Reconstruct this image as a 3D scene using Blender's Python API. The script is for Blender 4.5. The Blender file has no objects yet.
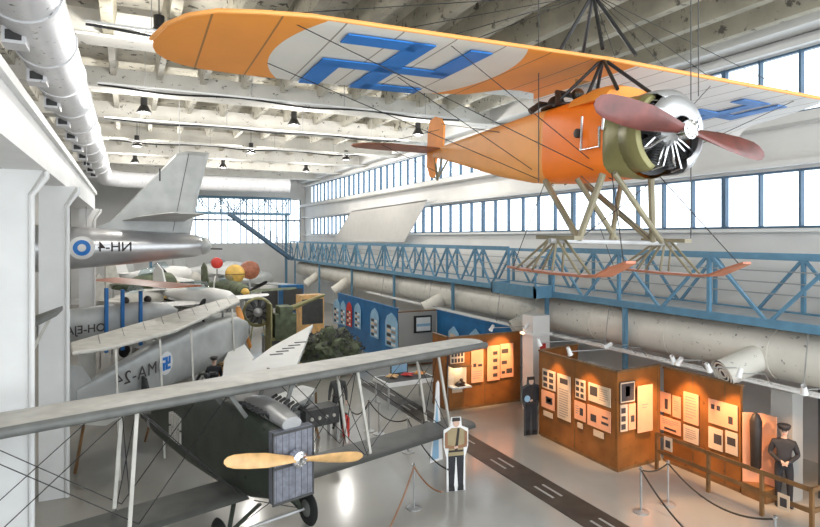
import bpy, bmesh, math, random
from mathutils import Vector, Matrix
random.seed(7)
PI = math.pi
sc = bpy.context.scene
COL = sc.collection
C_, S_ = 0.90258, 0.43052          # cos / sin of the camera's turn away from the hall's long axis
EYE = 6.0

# ---------------------------------------------------------------- camera, sky, exposure
cam_d = bpy.data.cameras.new('camera'); cam = bpy.data.objects.new('camera', cam_d); COL.objects.link(cam)
cam.location = (0, 0, EYE); cam.rotation_euler = (PI/2, 0, -math.radians(25.5))
cam_d.sensor_width = 36; cam_d.lens = 590/820*36; cam_d.shift_y = -26.5/820; cam_d.clip_end = 300
sc.camera = cam
world = bpy.data.worlds.new('world'); sc.world = world; world.use_nodes = True
bg = world.node_tree.nodes['Background']; bg.inputs[0].default_value = (0.90, 0.96, 1.0, 1); bg.inputs[1].default_value = 2.4
sc.view_settings.view_transform = 'Standard'; sc.view_settings.look = 'None'
sc.view_settings.gamma = 1.0; sc.view_settings.exposure = 0.5
sc.cycles.max_bounces = 8; sc.cycles.transparent_max_bounces = 12
LAMP_W = 330

# ---------------------------------------------------------------- points seen by the camera, set on known planes
def W(u, v, Z):
    xc = (u-410)/590*Z
    return Vector((xc*C_+Z*S_, -xc*S_+Z*C_, EYE-(v-237)/590*Z))
def onX(u, v, X): return W(u, v, X/((u-410)/590*C_+S_))
def onY(u, v, Y): return W(u, v, Y/(C_-(u-410)/590*S_))
def onz(u, v, z=0.0): return W(u, v, 590*(EYE-z)/(v-237))

# ---------------------------------------------------------------- materials
def mat(name, col, rough=0.6, metal=0.0, var=0.12, scale=3.0, bump=0.0, spots=0.0, spot_col=(0.12,0.11,0.1), spec=0.5, emit=0):
    m = bpy.data.materials.new(name); m.use_nodes = True
    nt = m.node_tree; b = nt.nodes['Principled BSDF']
    b.inputs['Roughness'].default_value = rough; b.inputs['Metallic'].default_value = metal
    b.inputs['Specular IOR Level'].default_value = spec
    tc = nt.nodes.new('ShaderNodeTexCoord'); n = nt.nodes.new('ShaderNodeTexNoise')
    n.inputs['Scale'].default_value = scale; n.inputs['Detail'].default_value = 6
    nt.links.new(tc.outputs['Object'], n.inputs['Vector'])
    r = nt.nodes.new('ShaderNodeValToRGB')
    r.color_ramp.elements[0].position = 0.3; r.color_ramp.elements[1].position = 0.7
    r.color_ramp.elements[0].color = (*[c*(1-var) for c in col], 1)
    r.color_ramp.elements[1].color = (*[min(1, c*(1+var)) for c in col], 1)
    nt.links.new(n.outputs['Fac'], r.inputs['Fac'])
    out = r.outputs['Color']
    if spots:
        n2 = nt.nodes.new('ShaderNodeTexNoise'); n2.inputs['Scale'].default_value = scale*3.1; n2.inputs['Detail'].default_value = 9
        n2.inputs['Roughness'].default_value = 0.7
        nt.links.new(tc.outputs['Object'], n2.inputs['Vector'])
        r2 = nt.nodes.new('ShaderNodeValToRGB')
        r2.color_ramp.elements[0].position = 0.62-spots*0.2; r2.color_ramp.elements[1].position = 0.66-spots*0.2
        r2.color_ramp.elements[0].color = (0,0,0,1); r2.color_ramp.elements[1].color = (1,1,1,1)
        nt.links.new(n2.outputs['Fac'], r2.inputs['Fac'])
        mx = nt.nodes.new('ShaderNodeMix'); mx.data_type = 'RGBA'; mx.inputs[7].default_value = (*spot_col, 1)
        nt.links.new(r2.outputs['Color'], mx.inputs[0]); nt.links.new(out, mx.inputs[6]); out = mx.outputs[2]
    nt.links.new(out, b.inputs['Base Color'])
    if bump:
        bp = nt.nodes.new('ShaderNodeBump'); bp.inputs['Strength'].default_value = bump; bp.inputs['Distance'].default_value = 0.02
        nt.links.new(n.outputs['Fac'], bp.inputs['Height']); nt.links.new(bp.outputs['Normal'], b.inputs['Normal'])
    if emit:
        b.inputs['Emission Color'].default_value = (*col, 1); b.inputs['Emission Strength'].default_value = emit
    return m
M = dict(
 floor = mat('grey_lacquer_floor', (0.40,0.385,0.35), 0.16, var=0.10, scale=0.35, spec=0.6),
 white = mat('white_paint', (0.80,0.80,0.79), 0.5, var=0.04, scale=1.5),
 concrete = mat('painted_concrete', (0.70,0.68,0.63), 0.7, var=0.10, scale=1.2, spots=0.06, bump=0.2),
 slab = mat('ceiling_slab', (0.66,0.63,0.55), 0.8, var=0.22, scale=0.9, spots=0.25, spot_col=(0.14,0.13,0.11)),
 rib = mat('weathered_ceiling_rib', (0.40,0.37,0.29), 0.8, var=0.25, scale=0.9, spots=0.2, spot_col=(0.12,0.11,0.09)),
 wallp = mat('wall_paint', (0.76,0.75,0.73), 0.6, var=0.05, scale=0.8),
 wallg = mat('grey_wall_paint', (0.40,0.39,0.37), 0.6, var=0.08, scale=0.8),
 duct = mat('white_duct', (0.78,0.78,0.80), 0.32, var=0.06, scale=2.0, spots=0.03),
 duct2 = mat('cream_duct', (0.72,0.69,0.62), 0.4, var=0.06, scale=2.0, spots=0.04),
 black = mat('black_metal', (0.015,0.015,0.016), 0.4, var=0.2),
 dark = mat('dark_grey', (0.06,0.06,0.06), 0.6, var=0.2),
 blue = mat('blue_steel', (0.11,0.25,0.37), 0.45, var=0.12, scale=4),
 bluedk = mat('blue_grey_frame', (0.06,0.12,0.19), 0.45),
 chrome = mat('chrome', (0.75,0.75,0.76), 0.2, metal=1.0, var=0.05),
 steel = mat('grey_steel', (0.42,0.42,0.42), 0.4, metal=0.5),
 orange = mat('orange_fabric', (0.90,0.30,0.04), 0.55, var=0.14, scale=1.6),
 orange2 = mat('deep_orange_metal', (0.92,0.20,0.012), 0.4, var=0.08, scale=2),
 peach = mat('pale_orange_fabric', (0.90,0.38,0.10), 0.5, var=0.08, scale=2),
 olive = mat('olive_metal', (0.24,0.22,0.09), 0.35, metal=0.2, var=0.15),
 strut = mat('khaki_strut', (0.22,0.19,0.12), 0.5, var=0.2),
 insblue = mat('insignia_blue', (0.02,0.20,0.62), 0.5, var=0.05),
 insblue2 = mat('insignia_blue_faded', (0.10,0.26,0.62), 0.5, var=0.25, scale=4),
 propred = mat('red_brown_lacquer', (0.13,0.028,0.022), 0.3, var=0.35, scale=5, spec=0.7),
 propwood = mat('light_varnished_wood', (0.78,0.47,0.20), 0.28, var=0.2, scale=4),
 skiwood = mat('ski_wood', (0.36,0.13,0.07), 0.4, var=0.3, scale=5),
 green = mat('dark_green_fabric', (0.042,0.050,0.038), 0.5, var=0.25, scale=2, spots=0.1, spot_col=(0.01,0.012,0.01)),
 silver = mat('silver_dope', (0.46,0.47,0.46), 0.42, metal=0.2, var=0.14, scale=1.5),
 silver2 = mat('bare_aluminium', (0.56,0.56,0.57), 0.28, metal=0.6, var=0.1, scale=1.5),
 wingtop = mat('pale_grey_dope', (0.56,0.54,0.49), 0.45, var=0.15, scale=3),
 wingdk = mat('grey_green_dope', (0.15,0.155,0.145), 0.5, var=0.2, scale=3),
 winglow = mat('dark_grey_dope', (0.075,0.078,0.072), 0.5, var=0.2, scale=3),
 radiator = mat('radiator_slate', (0.20,0.21,0.25), 0.45, metal=0.3, var=0.25, scale=9),
 rubber = mat('rubber', (0.02,0.02,0.02), 0.8),
 wood = mat('orange_brown_board', (0.27,0.098,0.020), 0.5, var=0.3, scale=1.5, spots=0.05, spot_col=(0.12,0.04,0.01)),
 wooddk = mat('brown_rail', (0.20,0.10,0.035), 0.5, var=0.3),
 poster = mat('poster_paper', (0.72,0.54,0.38), 0.6, var=0.06),
 poster2 = mat('peach_poster', (0.90,0.42,0.24), 0.6, var=0.06),
 ink = mat('print_ink', (0.06,0.05,0.05), 0.7),
 ink2 = mat('print_grey', (0.35,0.27,0.22), 0.7),
 bluewall = mat('exhibit_blue', (0.015,0.13,0.32), 0.45, var=0.25, scale=1.2),
 ltblue = mat('pale_blue_board', (0.28,0.48,0.66), 0.5, var=0.1),
 red = mat('red_paint', (0.65,0.05,0.04), 0.4),
 yellow = mat('ochre_yellow', (0.72,0.45,0.10), 0.45, var=0.2),
 skin = mat('skin', (0.62,0.42,0.32), 0.6, var=0.05),
 navy = mat('dark_uniform', (0.025,0.025,0.03), 0.75, var=0.3),
 khaki = mat('khaki_cloth', (0.35,0.28,0.16), 0.8),
 camo = mat('camouflage_green', (0.10,0.12,0.07), 0.7, var=0.6, scale=2.5),
 rope = mat('dark_rope', (0.05,0.04,0.03), 0.8),
 ropebr = mat('brown_rope', (0.30,0.15,0.08), 0.7),
 strip = mat('dark_floor_strip', (0.045,0.036,0.028), 0.5, var=0.4, scale=2.0),
 screen = mat('screen_fabric', (0.62,0.60,0.57), 0.7, var=0.04),
 tube = mat('light_tube', (1,0.97,0.9), 0.4, emit=3.0),
 leather = mat('dark_leather', (0.03,0.022,0.018), 0.5, var=0.3),
)
def glass(name, tint=(0.96,0.98,1.0), gl=0.08, alpha=None):
    m = bpy.data.materials.new(name); m.use_nodes = True; nt = m.node_tree; nt.nodes.clear()
    o = nt.nodes.new('ShaderNodeOutputMaterial'); t = nt.nodes.new('ShaderNodeBsdfTransparent'); g = nt.nodes.new('ShaderNodeBsdfGlossy')
    t.inputs[0].default_value = (*tint, 1); g.inputs['Roughness'].default_value = 0.05
    mx = nt.nodes.new('ShaderNodeMixShader'); mx.inputs[0].default_value = gl
    nt.links.new(t.outputs[0], mx.inputs[1]); nt.links.new(g.outputs[0], mx.inputs[2]); nt.links.new(mx.outputs[0], o.inputs[0])
    return m
M['glass'] = glass('window_glass'); M['glass2'] = glass('canopy_glass', (0.75,0.82,0.85), 0.15)

def zone_mat(name, base, zones, rough=0.5, seams=None):
    """fabric painted in zones; zones = [(colour, cx, cy, rx, ry)] ellipses or (colour, 'y>', value) in the part's own metres.
    seams = (spacing along y) thin rib tape lines"""
    m = bpy.data.materials.new(name); m.use_nodes = True; nt = m.node_tree; b = nt.nodes['Principled BSDF']
    b.inputs['Roughness'].default_value = rough
    tc = nt.nodes.new('ShaderNodeTexCoord'); sp = nt.nodes.new('ShaderNodeSeparateXYZ'); 
    fl = nt.nodes.new('ShaderNodeVectorMath'); fl.operation = 'MULTIPLY'; fl.inputs[1].default_value = (1,-1,1)
    nt.links.new(tc.outputs['Object'], fl.inputs[0]); nt.links.new(fl.outputs[0], sp.inputs[0])
    def mth(op, a, c):
        n = nt.nodes.new('ShaderNodeMath'); n.operation = op
        for i, q in enumerate((a, c)):
            if isinstance(q, (int, float)): n.inputs[i].default_value = q
            else: nt.links.new(q, n.inputs[i])
        return n.outputs[0]
    n = nt.nodes.new('ShaderNodeTexNoise'); n.inputs['Scale'].default_value = 1.3; n.inputs['Detail'].default_value = 5
    nt.links.new(tc.outputs['Object'], n.inputs['Vector'])
    def shade(col):
        r = nt.nodes.new('ShaderNodeMix'); r.data_type = 'RGBA'; r.inputs[6].default_value = (*[c*0.86 for c in col], 1); r.inputs[7].default_value = (*[min(1,c*1.1) for c in col], 1)
        nt.links.new(n.outputs['Fac'], r.inputs[0]); return r.outputs[2]
    cur = shade(base)
    for z in zones:
        col = z[0]
        if z[1] == 'y>': f = mth('GREATER_THAN', sp.outputs[1], z[2])
        elif z[1] == 'y<': f = mth('LESS_THAN', sp.outputs[1], z[2])
        elif z[1] == 'x>': f = mth('GREATER_THAN', sp.outputs[0], z[2])
        elif z[1] == 'band': f = mth('MULTIPLY', mth('GREATER_THAN', mth('ADD', sp.outputs[1], mth('MULTIPLY', sp.outputs[0], z[4])), z[2]), mth('LESS_THAN', mth('ADD', sp.outputs[1], mth('MULTIPLY', sp.outputs[0], z[4])), z[3]))
        else:
            dx = mth('DIVIDE', mth('SUBTRACT', sp.outputs[0], z[1]), z[3]); dy = mth('DIVIDE', mth('SUBTRACT', sp.outputs[1], z[2]), z[4])
            f = mth('LESS_THAN', mth('ADD', mth('MULTIPLY', dx, dx), mth('MULTIPLY', dy, dy)), 1.0)
        mx = nt.nodes.new('ShaderNodeMix'); mx.data_type = 'RGBA'
        nt.links.new(f, mx.inputs[0]); nt.links.new(cur, mx.inputs[6]); nt.links.new(shade(col), mx.inputs[7]); cur = mx.outputs[2]
    if seams:
        f = mth('LESS_THAN', mth('FLOORED_MODULO', mth('ADD', sp.outputs[1], 50.13), seams), 0.022)
        mx = nt.nodes.new('ShaderNodeMix'); mx.data_type = 'RGBA'; mx.inputs[7].default_value = (0.10,0.06,0.03,1)
        nt.links.new(mth('MULTIPLY', f, 0.7), mx.inputs[0]); nt.links.new(cur, mx.inputs[6]); cur = mx.outputs[2]
    nt.links.new(cur, b.inputs['Base Color'])
    return m

# ---------------------------------------------------------------- mesh builder
class MB:
    def __init__(s): s.v = []; s.f = []; s.mi = []; s.mats = []
    def _m(s, m):
        if m is None: m = s.mats[0] if s.mats else None
        if m not in s.mats: s.mats.append(m)
        return s.mats.index(m)
    def add(s, vs, fs, m=None):
        k = len(s.v); s.v += [tuple(q) for q in vs]; i = s._m(m)
        for f in fs: s.f.append(tuple(k+a for a in f)); s.mi.append(i)
        return s
    def box(s, a, b, m=None):
        x0,y0,z0 = [min(p,q) for p,q in zip(a,b)]; x1,y1,z1 = [max(p,q) for p,q in zip(a,b)]
        return s.add([(x0,y0,z0),(x1,y0,z0),(x1,y1,z0),(x0,y1,z0),(x0,y0,z1),(x1,y0,z1),(x1,y1,z1),(x0,y1,z1)],
              [(0,3,2,1),(4,5,6,7),(0,1,5,4),(1,2,6,5),(2,3,7,6),(3,0,4,7)], m)
    def beam(s, p, q, w, h, m=None, up=(0,0,1)):
        p = Vector(p); q = Vector(q); d = (q-p)
        if d.length < 1e-6: return s
        d.normalize(); up = Vector(up)
        if abs(d.dot(up)) > 0.98: up = Vector((1,0,0))
        a = d.cross(up).normalized(); b = a.cross(d).normalized()
        vs = []
        for c in (p, q):
            for i, j in ((-1,-1),(1,-1),(1,1),(-1,1)): vs.append(c+a*i*w/2+b*j*h/2)
        return s.add(vs, [(0,1,2,3),(7,6,5,4),(0,4,5,1),(1,5,6,2),(2,6,7,3),(3,7,4,0)], m)
    def tube(s, pts, r, m=None, n=8, caps=True):
        pts = [Vector(p) for p in pts]; rs = r if isinstance(r, (list,tuple)) else [r]*len(pts)
        rings = []; prev = None
        for i, p in enumerate(pts):
            d = (pts[min(i+1,len(pts)-1)]-pts[max(i-1,0)]).normalized()
            if prev is None:
                a = d.cross(Vector((0,0,1)))
                if a.length < 1e-3: a = d.cross(Vector((1,0,0)))
            else: a = prev - d*prev.dot(d)
            a.normalize(); prev = a; b = d.cross(a)
            rings.append([p+(a*math.cos(2*PI*k/n)+b*math.sin(2*PI*k/n))*rs[i] for k in range(n)])
        s.loft(rings, m, caps); return s
    def loft(s, rings, m=None, caps=True):
        n = len(rings[0]); vs = [v for r in rings for v in r]; fs = []
        for i in range(len(rings)-1):
            for k in range(n):
                a = i*n+k; b = i*n+(k+1)%n; fs.append((a,b,b+n,a+n))
        if caps:
            fs.append(tuple(range(n-1,-1,-1))); o = (len(rings)-1)*n; fs.append(tuple(range(o,o+n)))
        return s.add(vs, fs, m)
    def prism(s, poly, off, m=None):
        n = len(poly); p = [Vector(q) for q in poly]; o = Vector(off)
        return s.add(p+[q+o for q in p], [tuple(range(n-1,-1,-1)), tuple(range(n,2*n))]+[(i,(i+1)%n,n+(i+1)%n,n+i) for i in range(n)], m)
    def ball(s, c, r, m=None, n=16, k=10, sc_=(1,1,1)):
        c = Vector(c); rings = []
        for i in range(1, k):
            t = PI*i/k; rings.append([c+Vector((r*sc_[0]*math.sin(t)*math.cos(2*PI*j/n), r*sc_[1]*math.sin(t)*math.sin(2*PI*j/n), r*sc_[2]*math.cos(t))) for j in range(n)])
        return s.loft(rings, m)
    def lathe(s, prof, c=(0,0,0), ax='z', m=None, n=24, caps=True):
        c = Vector(c); rings = []
        for r, h in prof:
            ring = []
            for j in range(n):
                a, b = r*math.cos(2*PI*j/n), r*math.sin(2*PI*j/n)
                ring.append(c+(Vector((a,b,h)) if ax=='z' else Vector((h,a,b)) if ax=='x' else Vector((a,h,b))))
            rings.append(ring)
        return s.loft(rings, m, caps)
    def build(s, name, m=None, parent=None, smooth=False, loc=None, rz=0, mirror_fix=True):
        me = bpy.data.meshes.new(name); me.from_pydata(s.v, [], s.f)
        mats = s.mats
        if m is not None and (not mats or mats[0] is None):
            mats = [m]+[q for q in mats[1:]]
        for q in mats: me.materials.append(q)
        me.polygons.foreach_set('material_index', s.mi)
        bm = bmesh.new(); bm.from_mesh(me); bmesh.ops.recalc_face_normals(bm, faces=bm.faces); bm.to_mesh(me); bm.free()
        if smooth:
            me.polygons.foreach_set('use_smooth', [True]*len(me.polygons))
            me.set_sharp_from_angle(angle=math.radians(38))
        o = bpy.data.objects.new(name, me); COL.objects.link(o)
        if parent: o.parent = parent
        if loc is not None: o.location = loc; o.rotation_euler = (0,0,rz)
        return o
def tag(o, label=None, cat=None, group=None, kind=None):
    if label: o['label'] = label
    if cat: o['category'] = cat
    if group: o['group'] = group
    if kind: o['kind'] = kind
    return o
def thing(name, label, cat, loc=(0,0,0), rz=0, group=None):
    o = bpy.data.objects.new(name, None); COL.objects.link(o); o.location = loc; o.rotation_euler = (0,0,rz)
    o.empty_display_size = 0.2
    return tag(o, label, cat, group)
def struct(name, mb, m=None, smooth=False, parent=None):
    o = mb.build(name, m, parent, smooth)
    if not parent: o['kind'] = 'structure'
    return o
def copy_tree(o, parent=None):
    c = o.copy(); COL.objects.link(c)
    if parent: c.parent = parent
    for ch in list(o.children): copy_tree(ch, c)
    return c
def ring(x, hw, zt, zb, n=20, e=2.0):
    """cross-section of a body at station x: superellipse"""
    zc = (zt+zb)/2; hh = (zt-zb)/2; out = []
    for k in range(n):
        a = 2*PI*(k+0.5)/n; ca, sa = math.cos(a), math.sin(a)
        out.append(Vector((x, hw*math.copysign(abs(ca)**(2/e), ca), zc+hh*math.copysign(abs(sa)**(2/e), sa))))
    return out
def wing_mesh(stations, m=None, thick=0.12, n=9, mb=None):
    """stations: (y, x_lead, x_trail, z[, thickness factor]) — closed aerofoil skin lofted along the span"""
    mb = mb or MB(); rings = []
    for st in stations:
        y, xl, xt, z = st[:4]; tf = st[4] if len(st) > 4 else 1; dr = st[5] if len(st) > 5 else 0
        c = xl-xt; top = []; bot = []
        for i in range(n+1):
            t = 0.5*(1-math.cos(PI*i/n)); yt = (math.sqrt(t)*1.05-0.9*t-0.15*t*t)*thick*tf*1.9
            z2 = z+dr*t*t; top.append(Vector((xl-c*t, y, z2+yt+0.004))); 
            bot.append(Vector((xl-c*t, y, z2-0.12*yt)))
        rings.append(top+bot[::-1][1:-1])
    mb.loft(rings, m); return mb
def text_mb(txt, size, mirror=False, depth=0.004, m=None, bold=0.012, spacing=1.0):
    """returns (verts, faces, width) of extruded lettering in the local x-z plane, centred"""
    cu = bpy.data.curves.new('t', 'FONT'); cu.body = txt; cu.size = size; cu.extrude = depth; cu.align_x = 'CENTER'; cu.align_y = 'CENTER'; cu.offset = size*bold; cu.space_character = spacing
    ob = bpy.data.objects.new('t', cu); COL.objects.link(ob)
    dg = bpy.context.evaluated_depsgraph_get(); me = bpy.data.meshes.new_from_object(ob.evaluated_get(dg))
    vs = [((-1 if mirror else 1)*v.co.x, v.co.y, v.co.z) for v in me.vertices]; fs = [tuple(p.vertices) for p in me.polygons]
    bpy.data.objects.remove(ob); bpy.data.curves.remove(cu); bpy.data.meshes.remove(me)
    return vs, fs
def lettering(txt, size, origin, ex, ey, mirror, m, name, parent):
    vs, fs = text_mb(txt, size, mirror); ex = Vector(ex); ey = Vector(ey); en = ex.cross(ey); o = Vector(origin)
    mb = MB(); mb.add([o+ex*a+ey*b+en*c for a,b,c in vs], fs, m)
    return mb.build(name, m, parent)
def wires(mb, prs, r=0.008, m=None):
    for a, b in prs: mb.tube([a, b], r, m, n=5)
    return mb

# ================================================================ THE HALL
XR = 16.5; XL = -4.6; YB = 60.0; ZC = 12.5
struct('floor', MB().box((XL-0.3,-3,-0.3),(XR+0.3,YB+0.3,0)), M['floor'])
struct('ceiling', MB().box((XL-0.3,-1,ZC),(XR+0.3,YB+0.3,ZC+0.3)), M['slab'])
mb = MB()
for k in range(14):
    x = -3.6+k*1.55
    mb.prism([(x-0.17,1,ZC+0.02),(x+0.17,1,ZC+0.02),(x+0.09,1,ZC-0.62),(x-0.09,1,ZC-0.62)], (0,YB-1.2,0))
struct('trim_1', mb, M['slab'])
mb = MB()
for k in range(14):
    x = -3.6+k*1.55
    mb.prism([(x-0.22,1,ZC-0.3),(x+0.22,1,ZC-0.3),(x+0.13,1,ZC-1.0),(x-0.13,1,ZC-1.0)], (0,17.2,0))
struct('trim_2', mb, M['rib'])
n = 3
for k in range(2, 9):
    y = 6.3+6.0*k
    mb = MB(); mb.box((XL,y-0.28,11.45),(XR,y+0.28,12.15)); mb.box((XL,y-0.45,11.38),(XR,y+0.45,11.46))
    struct('trim_%d' % n, mb, M['concrete']); n += 1
# right wall: solid bands with two long window strips
WZ = [(6.25,7.86),(9.38,11.1)]
mb = MB()
mb.box((XR,2,0),(XR+0.3,YB,6.25)); mb.box((XR,2,7.86),(XR+0.3,YB,9.38)); mb.box((XR,2,11.1),(XR+0.3,YB,ZC))

for z0, z1 in WZ: mb.box((XR,2,z0),(XR+0.3,4.2,z1)); mb.box((XR,57.6,z0),(XR+0.3,YB,z1))
struct('wall_right', mb, M['wallp'])
mb = MB(); mb.box((XR-0.35,2,7.95),(XR,YB,8.1)); mb.box((XR-0.55,2,9.05),(XR,YB,9.3)); mb.box((XR-0.3,2,11.15),(XR,YB,11.3)); mb.box((XR-0.75,2,11.5),(XR,YB,12.5))
struct('trim_%d' % n, mb, M['wallp']); n += 1
mb = MB(); mb.box((XR-0.22,2,6.14),(XR,YB,6.24)); mb.box((XR-0.1,2,9.3),(XR,YB,9.37))
struct('trim_%d' % n, mb, M['white']); n += 1
wn = 1
for (z0, z1) in WZ:
    mb = MB()
    y = 4.2
    mb.box((XR-0.04,4.2,z0),(XR+0.10,57.6,z0+0.06)); mb.box((XR-0.04,4.2,z1-0.06),(XR+0.10,57.6,z1))
    k = 0; ys = [9.9+1.14*j for j in range(-5,43)]
    for j, yy in enumerate(ys):
        w = 0.14 if j % 6 == 1 else 0.06
        if 4.2 < yy < 57.5: mb.box((XR-0.06,yy-w/2,z0),(XR+0.1,yy+w/2,z1))
    fr = struct('window_%d' % wn, mb, M['bluedk']); wn += 1
    g = MB().box((XR+0.03,4.2,z0),(XR+0.045,57.6,z1)).build('glass_pane', M['glass'], fr)
# back wall with windows
mb = MB(); mb.box((XL,YB,0),(XR,YB+0.3,5.4)); mb.box((XL,YB,9.8),(XR,YB+0.3,ZC)); mb.box((XL,YB,5.4),(5.2,YB+0.3,9.8)); mb.box((16,YB,5.4),(XR,YB+0.3,9.8))
struct('wall_back', mb, M['wallp'])
mb = MB(); mb.box((5.2,YB,7.6),(16,YB+0.1,7.75))
for k in range(19): mb.box((5.2+0.6*k-0.04,YB-0.02,5.4),(5.2+0.6*k+0.04,YB+0.1,9.8))
fr = struct('window_%d' % wn, mb, M['bluedk']); wn += 1
MB().box((5.2,YB+0.11,5.4),(16,YB+0.12,9.8)).build('glass_pane', M['glass'], fr)
struct('wall_left', MB().box((XL-0.3,-1,0),(XL,YB,ZC)), M['wallg'])
# left colonnade with its long beam
mb = MB(); mb.box((-1.95,2.0,7.17),(-1.3,28.6,7.9)); mb.box((-1.97,2.0,7.8),(-1.22,28.6,7.93))
struct('trim_%d' % n, mb, M['white']); n += 1
for k, (y, o_) in enumerate(((12.45,-0.25),(16.0,0),(28.0,0))):
    mb = MB(); mb.box((-1.84+o_,y-0.32,0),(-1.33+o_,y+0.32,6.75)); mb.prism([(-1.84+o_,y-0.32,6.75),(-1.33+o_,y-0.32,6.75),(-1.1+o_,y-0.32,7.17),(-1.84+o_,y-0.32,7.17)],(0,0.64,0))
    struct('trim_%d' % n, mb, M['white']); n += 1
    pd = MB().tube([(-1.27+o_,y-0.36,0.02),(-1.27+o_,y-0.36,6.72),(-1.05+o_,y-0.36,7.05),(-1.05+o_,y-0.36,7.15)], 0.05, M['white'], n=8).build('downpipe', M['white'], smooth=True)
    tag(pd, ['white downpipe on the nearest column at the left edge','white downpipe on the second column from the left edge','white downpipe on the third column, beside the jet tail'][k] if k < 3 else 'white downpipe on a far column behind the jet fuselage', 'pipe', 'column downpipes')

# ---- big air duct under the ceiling on the left
t = thing('air_duct', 'large white round ceiling duct with air outlets running above the left columns', 'duct', (0,0,0))
dm = MB(); pts = [(-1.65,y,10.3) for y in (1.5,12,24,36,46)]+[(-1.5,47.5,10.3),(-0.9,48.6,10.3),(0.2,49.2,10.3),(4,49.3,10.3),(12.2,49.3,10.3)]
dm.tube(pts, 0.6, n=28); dm.build('duct_tube', M['duct'], t, smooth=True)
for k in range(13):
    y = 3.0+k*3.0
    MB().tube([(-1.65,y,10.3),(-1.65,y+0.08,10.3)], 0.635, n=28).build('collar', M['duct'], t, smooth=True)
    y += 0.9
    o = MB(); o.box((-2.1,y,9.56),(-1.72,y+0.5,9.86)); o.build('air_outlet', M['duct'], t)
    MB().box((-2.04,y-0.012,9.62),(-1.78,y+0.0,9.80)).build('outlet_grille', M['dark'], t)
# cable tray beside the duct
t = thing('cable_tray', 'grey cable tray with hanging rods beside the large ceiling duct', 'cable tray')
mb = MB(); mb.box((-2.9,2,9.45),(-2.55,46,9.5))
for k in range(28): mb.box((-2.95,3+1.5*k,9.4),(-2.5,3.06+1.5*k,9.56))
mb.build('tray', M['dark'], t)
MB().tube([(-2.7,2,9.56),(-2.72,20,9.57),(-2.7,46,9.56)], 0.05, n=6).build('cable', M['black'], t)
# thin services running across the ceiling
for k, y in enumerate((15.4, 21.4, 27.4, 33.4)):
    t = thing('lighting_rail', ['white ladder rail across the ceiling above the orange wing tip','white ladder rail across the ceiling, second from the front','white ladder rail across the ceiling, third from the front','white ladder rail across the ceiling near the jet fin tip'][k], 'rail', group='ceiling ladder rails')
    mb = MB(); mb.beam((-0.9,y,10.95),(13,y,10.95),0.05,0.06); mb.beam((-0.9,y+0.4,11.0),(13,y+0.4,11.0),0.05,0.06)
    for j in range(19): mb.beam((-0.8+0.75*j,y,10.95),(-0.4+0.75*j,y+0.4,11.0),0.03,0.03)
    mb.build('rail_ladder', M['white'], t)
    MB().tube([(x,y+0.2,10.9-0.05*math.sin(x*1.3)) for x in [-0.9+0.5*q for q in range(28)]], 0.035, n=6).build('cable', M['black'], t)
    mb = MB()
    for x in (0.5,4,7.5,11): mb.beam((x,y+0.2,11),(x,y+0.2,12.3),0.02,0.02)
    mb.build('hanger', M['steel'], t)

# ---- bell shaped lamps
def pendant(p, label, s=1.0):
    t = thing('pendant_lamp', label, 'lamp', p, group='black bell lamps under the ceiling')
    MB().lathe([(0.09,0.42),(0.13,0.40),(0.13,0.10),(0.15,0.08),(0.28,-0.16),(0.285,-0.19),(0.26,-0.19),(0.14,0.05),(0.1,0.1)], m=M['black'], n=20).build('lamp_shade', M['black'], t, smooth=True)
    MB().ball((0,0,-0.02), 0.10, M['tube'], n=12, k=8).build('bulb', M['tube'], t, smooth=True)
    MB().tube([(0,0,0.42),(0,0,12.5-p[2])], 0.015, n=6).build('rod', M['black'], t)
    l = bpy.data.lights.new('lamp_light', 'POINT'); l.energy = LAMP_W; l.shadow_soft_size = 0.2; l.color = (1,0.97,0.92)
    lo = bpy.data.objects.new('lamp_light', l); COL.objects.link(lo); lo.parent = t; lo.location = (0,0,-0.45)
    return t
LZ = 11.15
for (u, v, lab) in [(159,32,'black bell lamp nearest the camera, beside the orange wing tip'),
    (144,108,'second black bell lamp from the front above the jet tail'),
    (137,143,'third black bell lamp in the left row'),
    (135,160,'fourth black bell lamp in the left row, near the duct bend'),
    (294,121,'black bell lamp below the white roundel of the orange wing'),
    (251,150,'small black bell lamp right of the jet fin tip'),
    (223,165,'farthest black bell lamp of the middle row'),
    (418,131,'black bell lamp left of the orange rudder'),
    (346,157,'small black bell lamp before the upper windows'),
    (306,169,'farthest black bell lamp of the right row')]:
    Z = 590*(LZ-6)/(237-v); p = W(u, v, Z); pendant((p.x, p.y, p.z), lab)

# ---- walkway along the windows
def truss(parent, p0, p1, zt, zb, npan, m, first_up=True):
    p0 = Vector(p0); p1 = Vector(p1); L = (p1-p0).length; d = (p1-p0)/L
    mb = MB(); 
    a, b = p0.copy(), p1.copy(); a.z = b.z = zt; mb.beam(a, b, 0.10, 0.12); mb.build('top_chord', m, parent)
    mb = MB(); a, b = p0.copy(), p1.copy(); a.z = b.z = zb; mb.beam(a, b, 0.12, 0.20); mb.build('bottom_chord', m, parent)
    mb = MB()
    for k in range(npan+1):
        q = p0+d*L*k/npan; MB().beam((q.x,q.y,zb),(q.x,q.y,zt),0.09,0.09).build('upright', m, parent)
    for k in range(npan):
        a = p0+d*L*k/npan; c = p0+d*L*(k+0.5)/npan; b = p0+d*L*(k+1)/npan
        MB().beam((a.x,a.y,zt),(c.x,c.y,zb),0.07,0.07).build('diagonal', m, parent); MB().beam((c.x,c.y,zb),(b.x,b.y,zt),0.07,0.07).build('diagonal', m, parent)
XT = 13.5
t = thing('walkway', 'long blue steel truss walkway running below the windows', 'walkway')
truss(t, (XT,19.3,0), (XT,54,0), 5.57, 3.98, 14, M['blue'])
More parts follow.
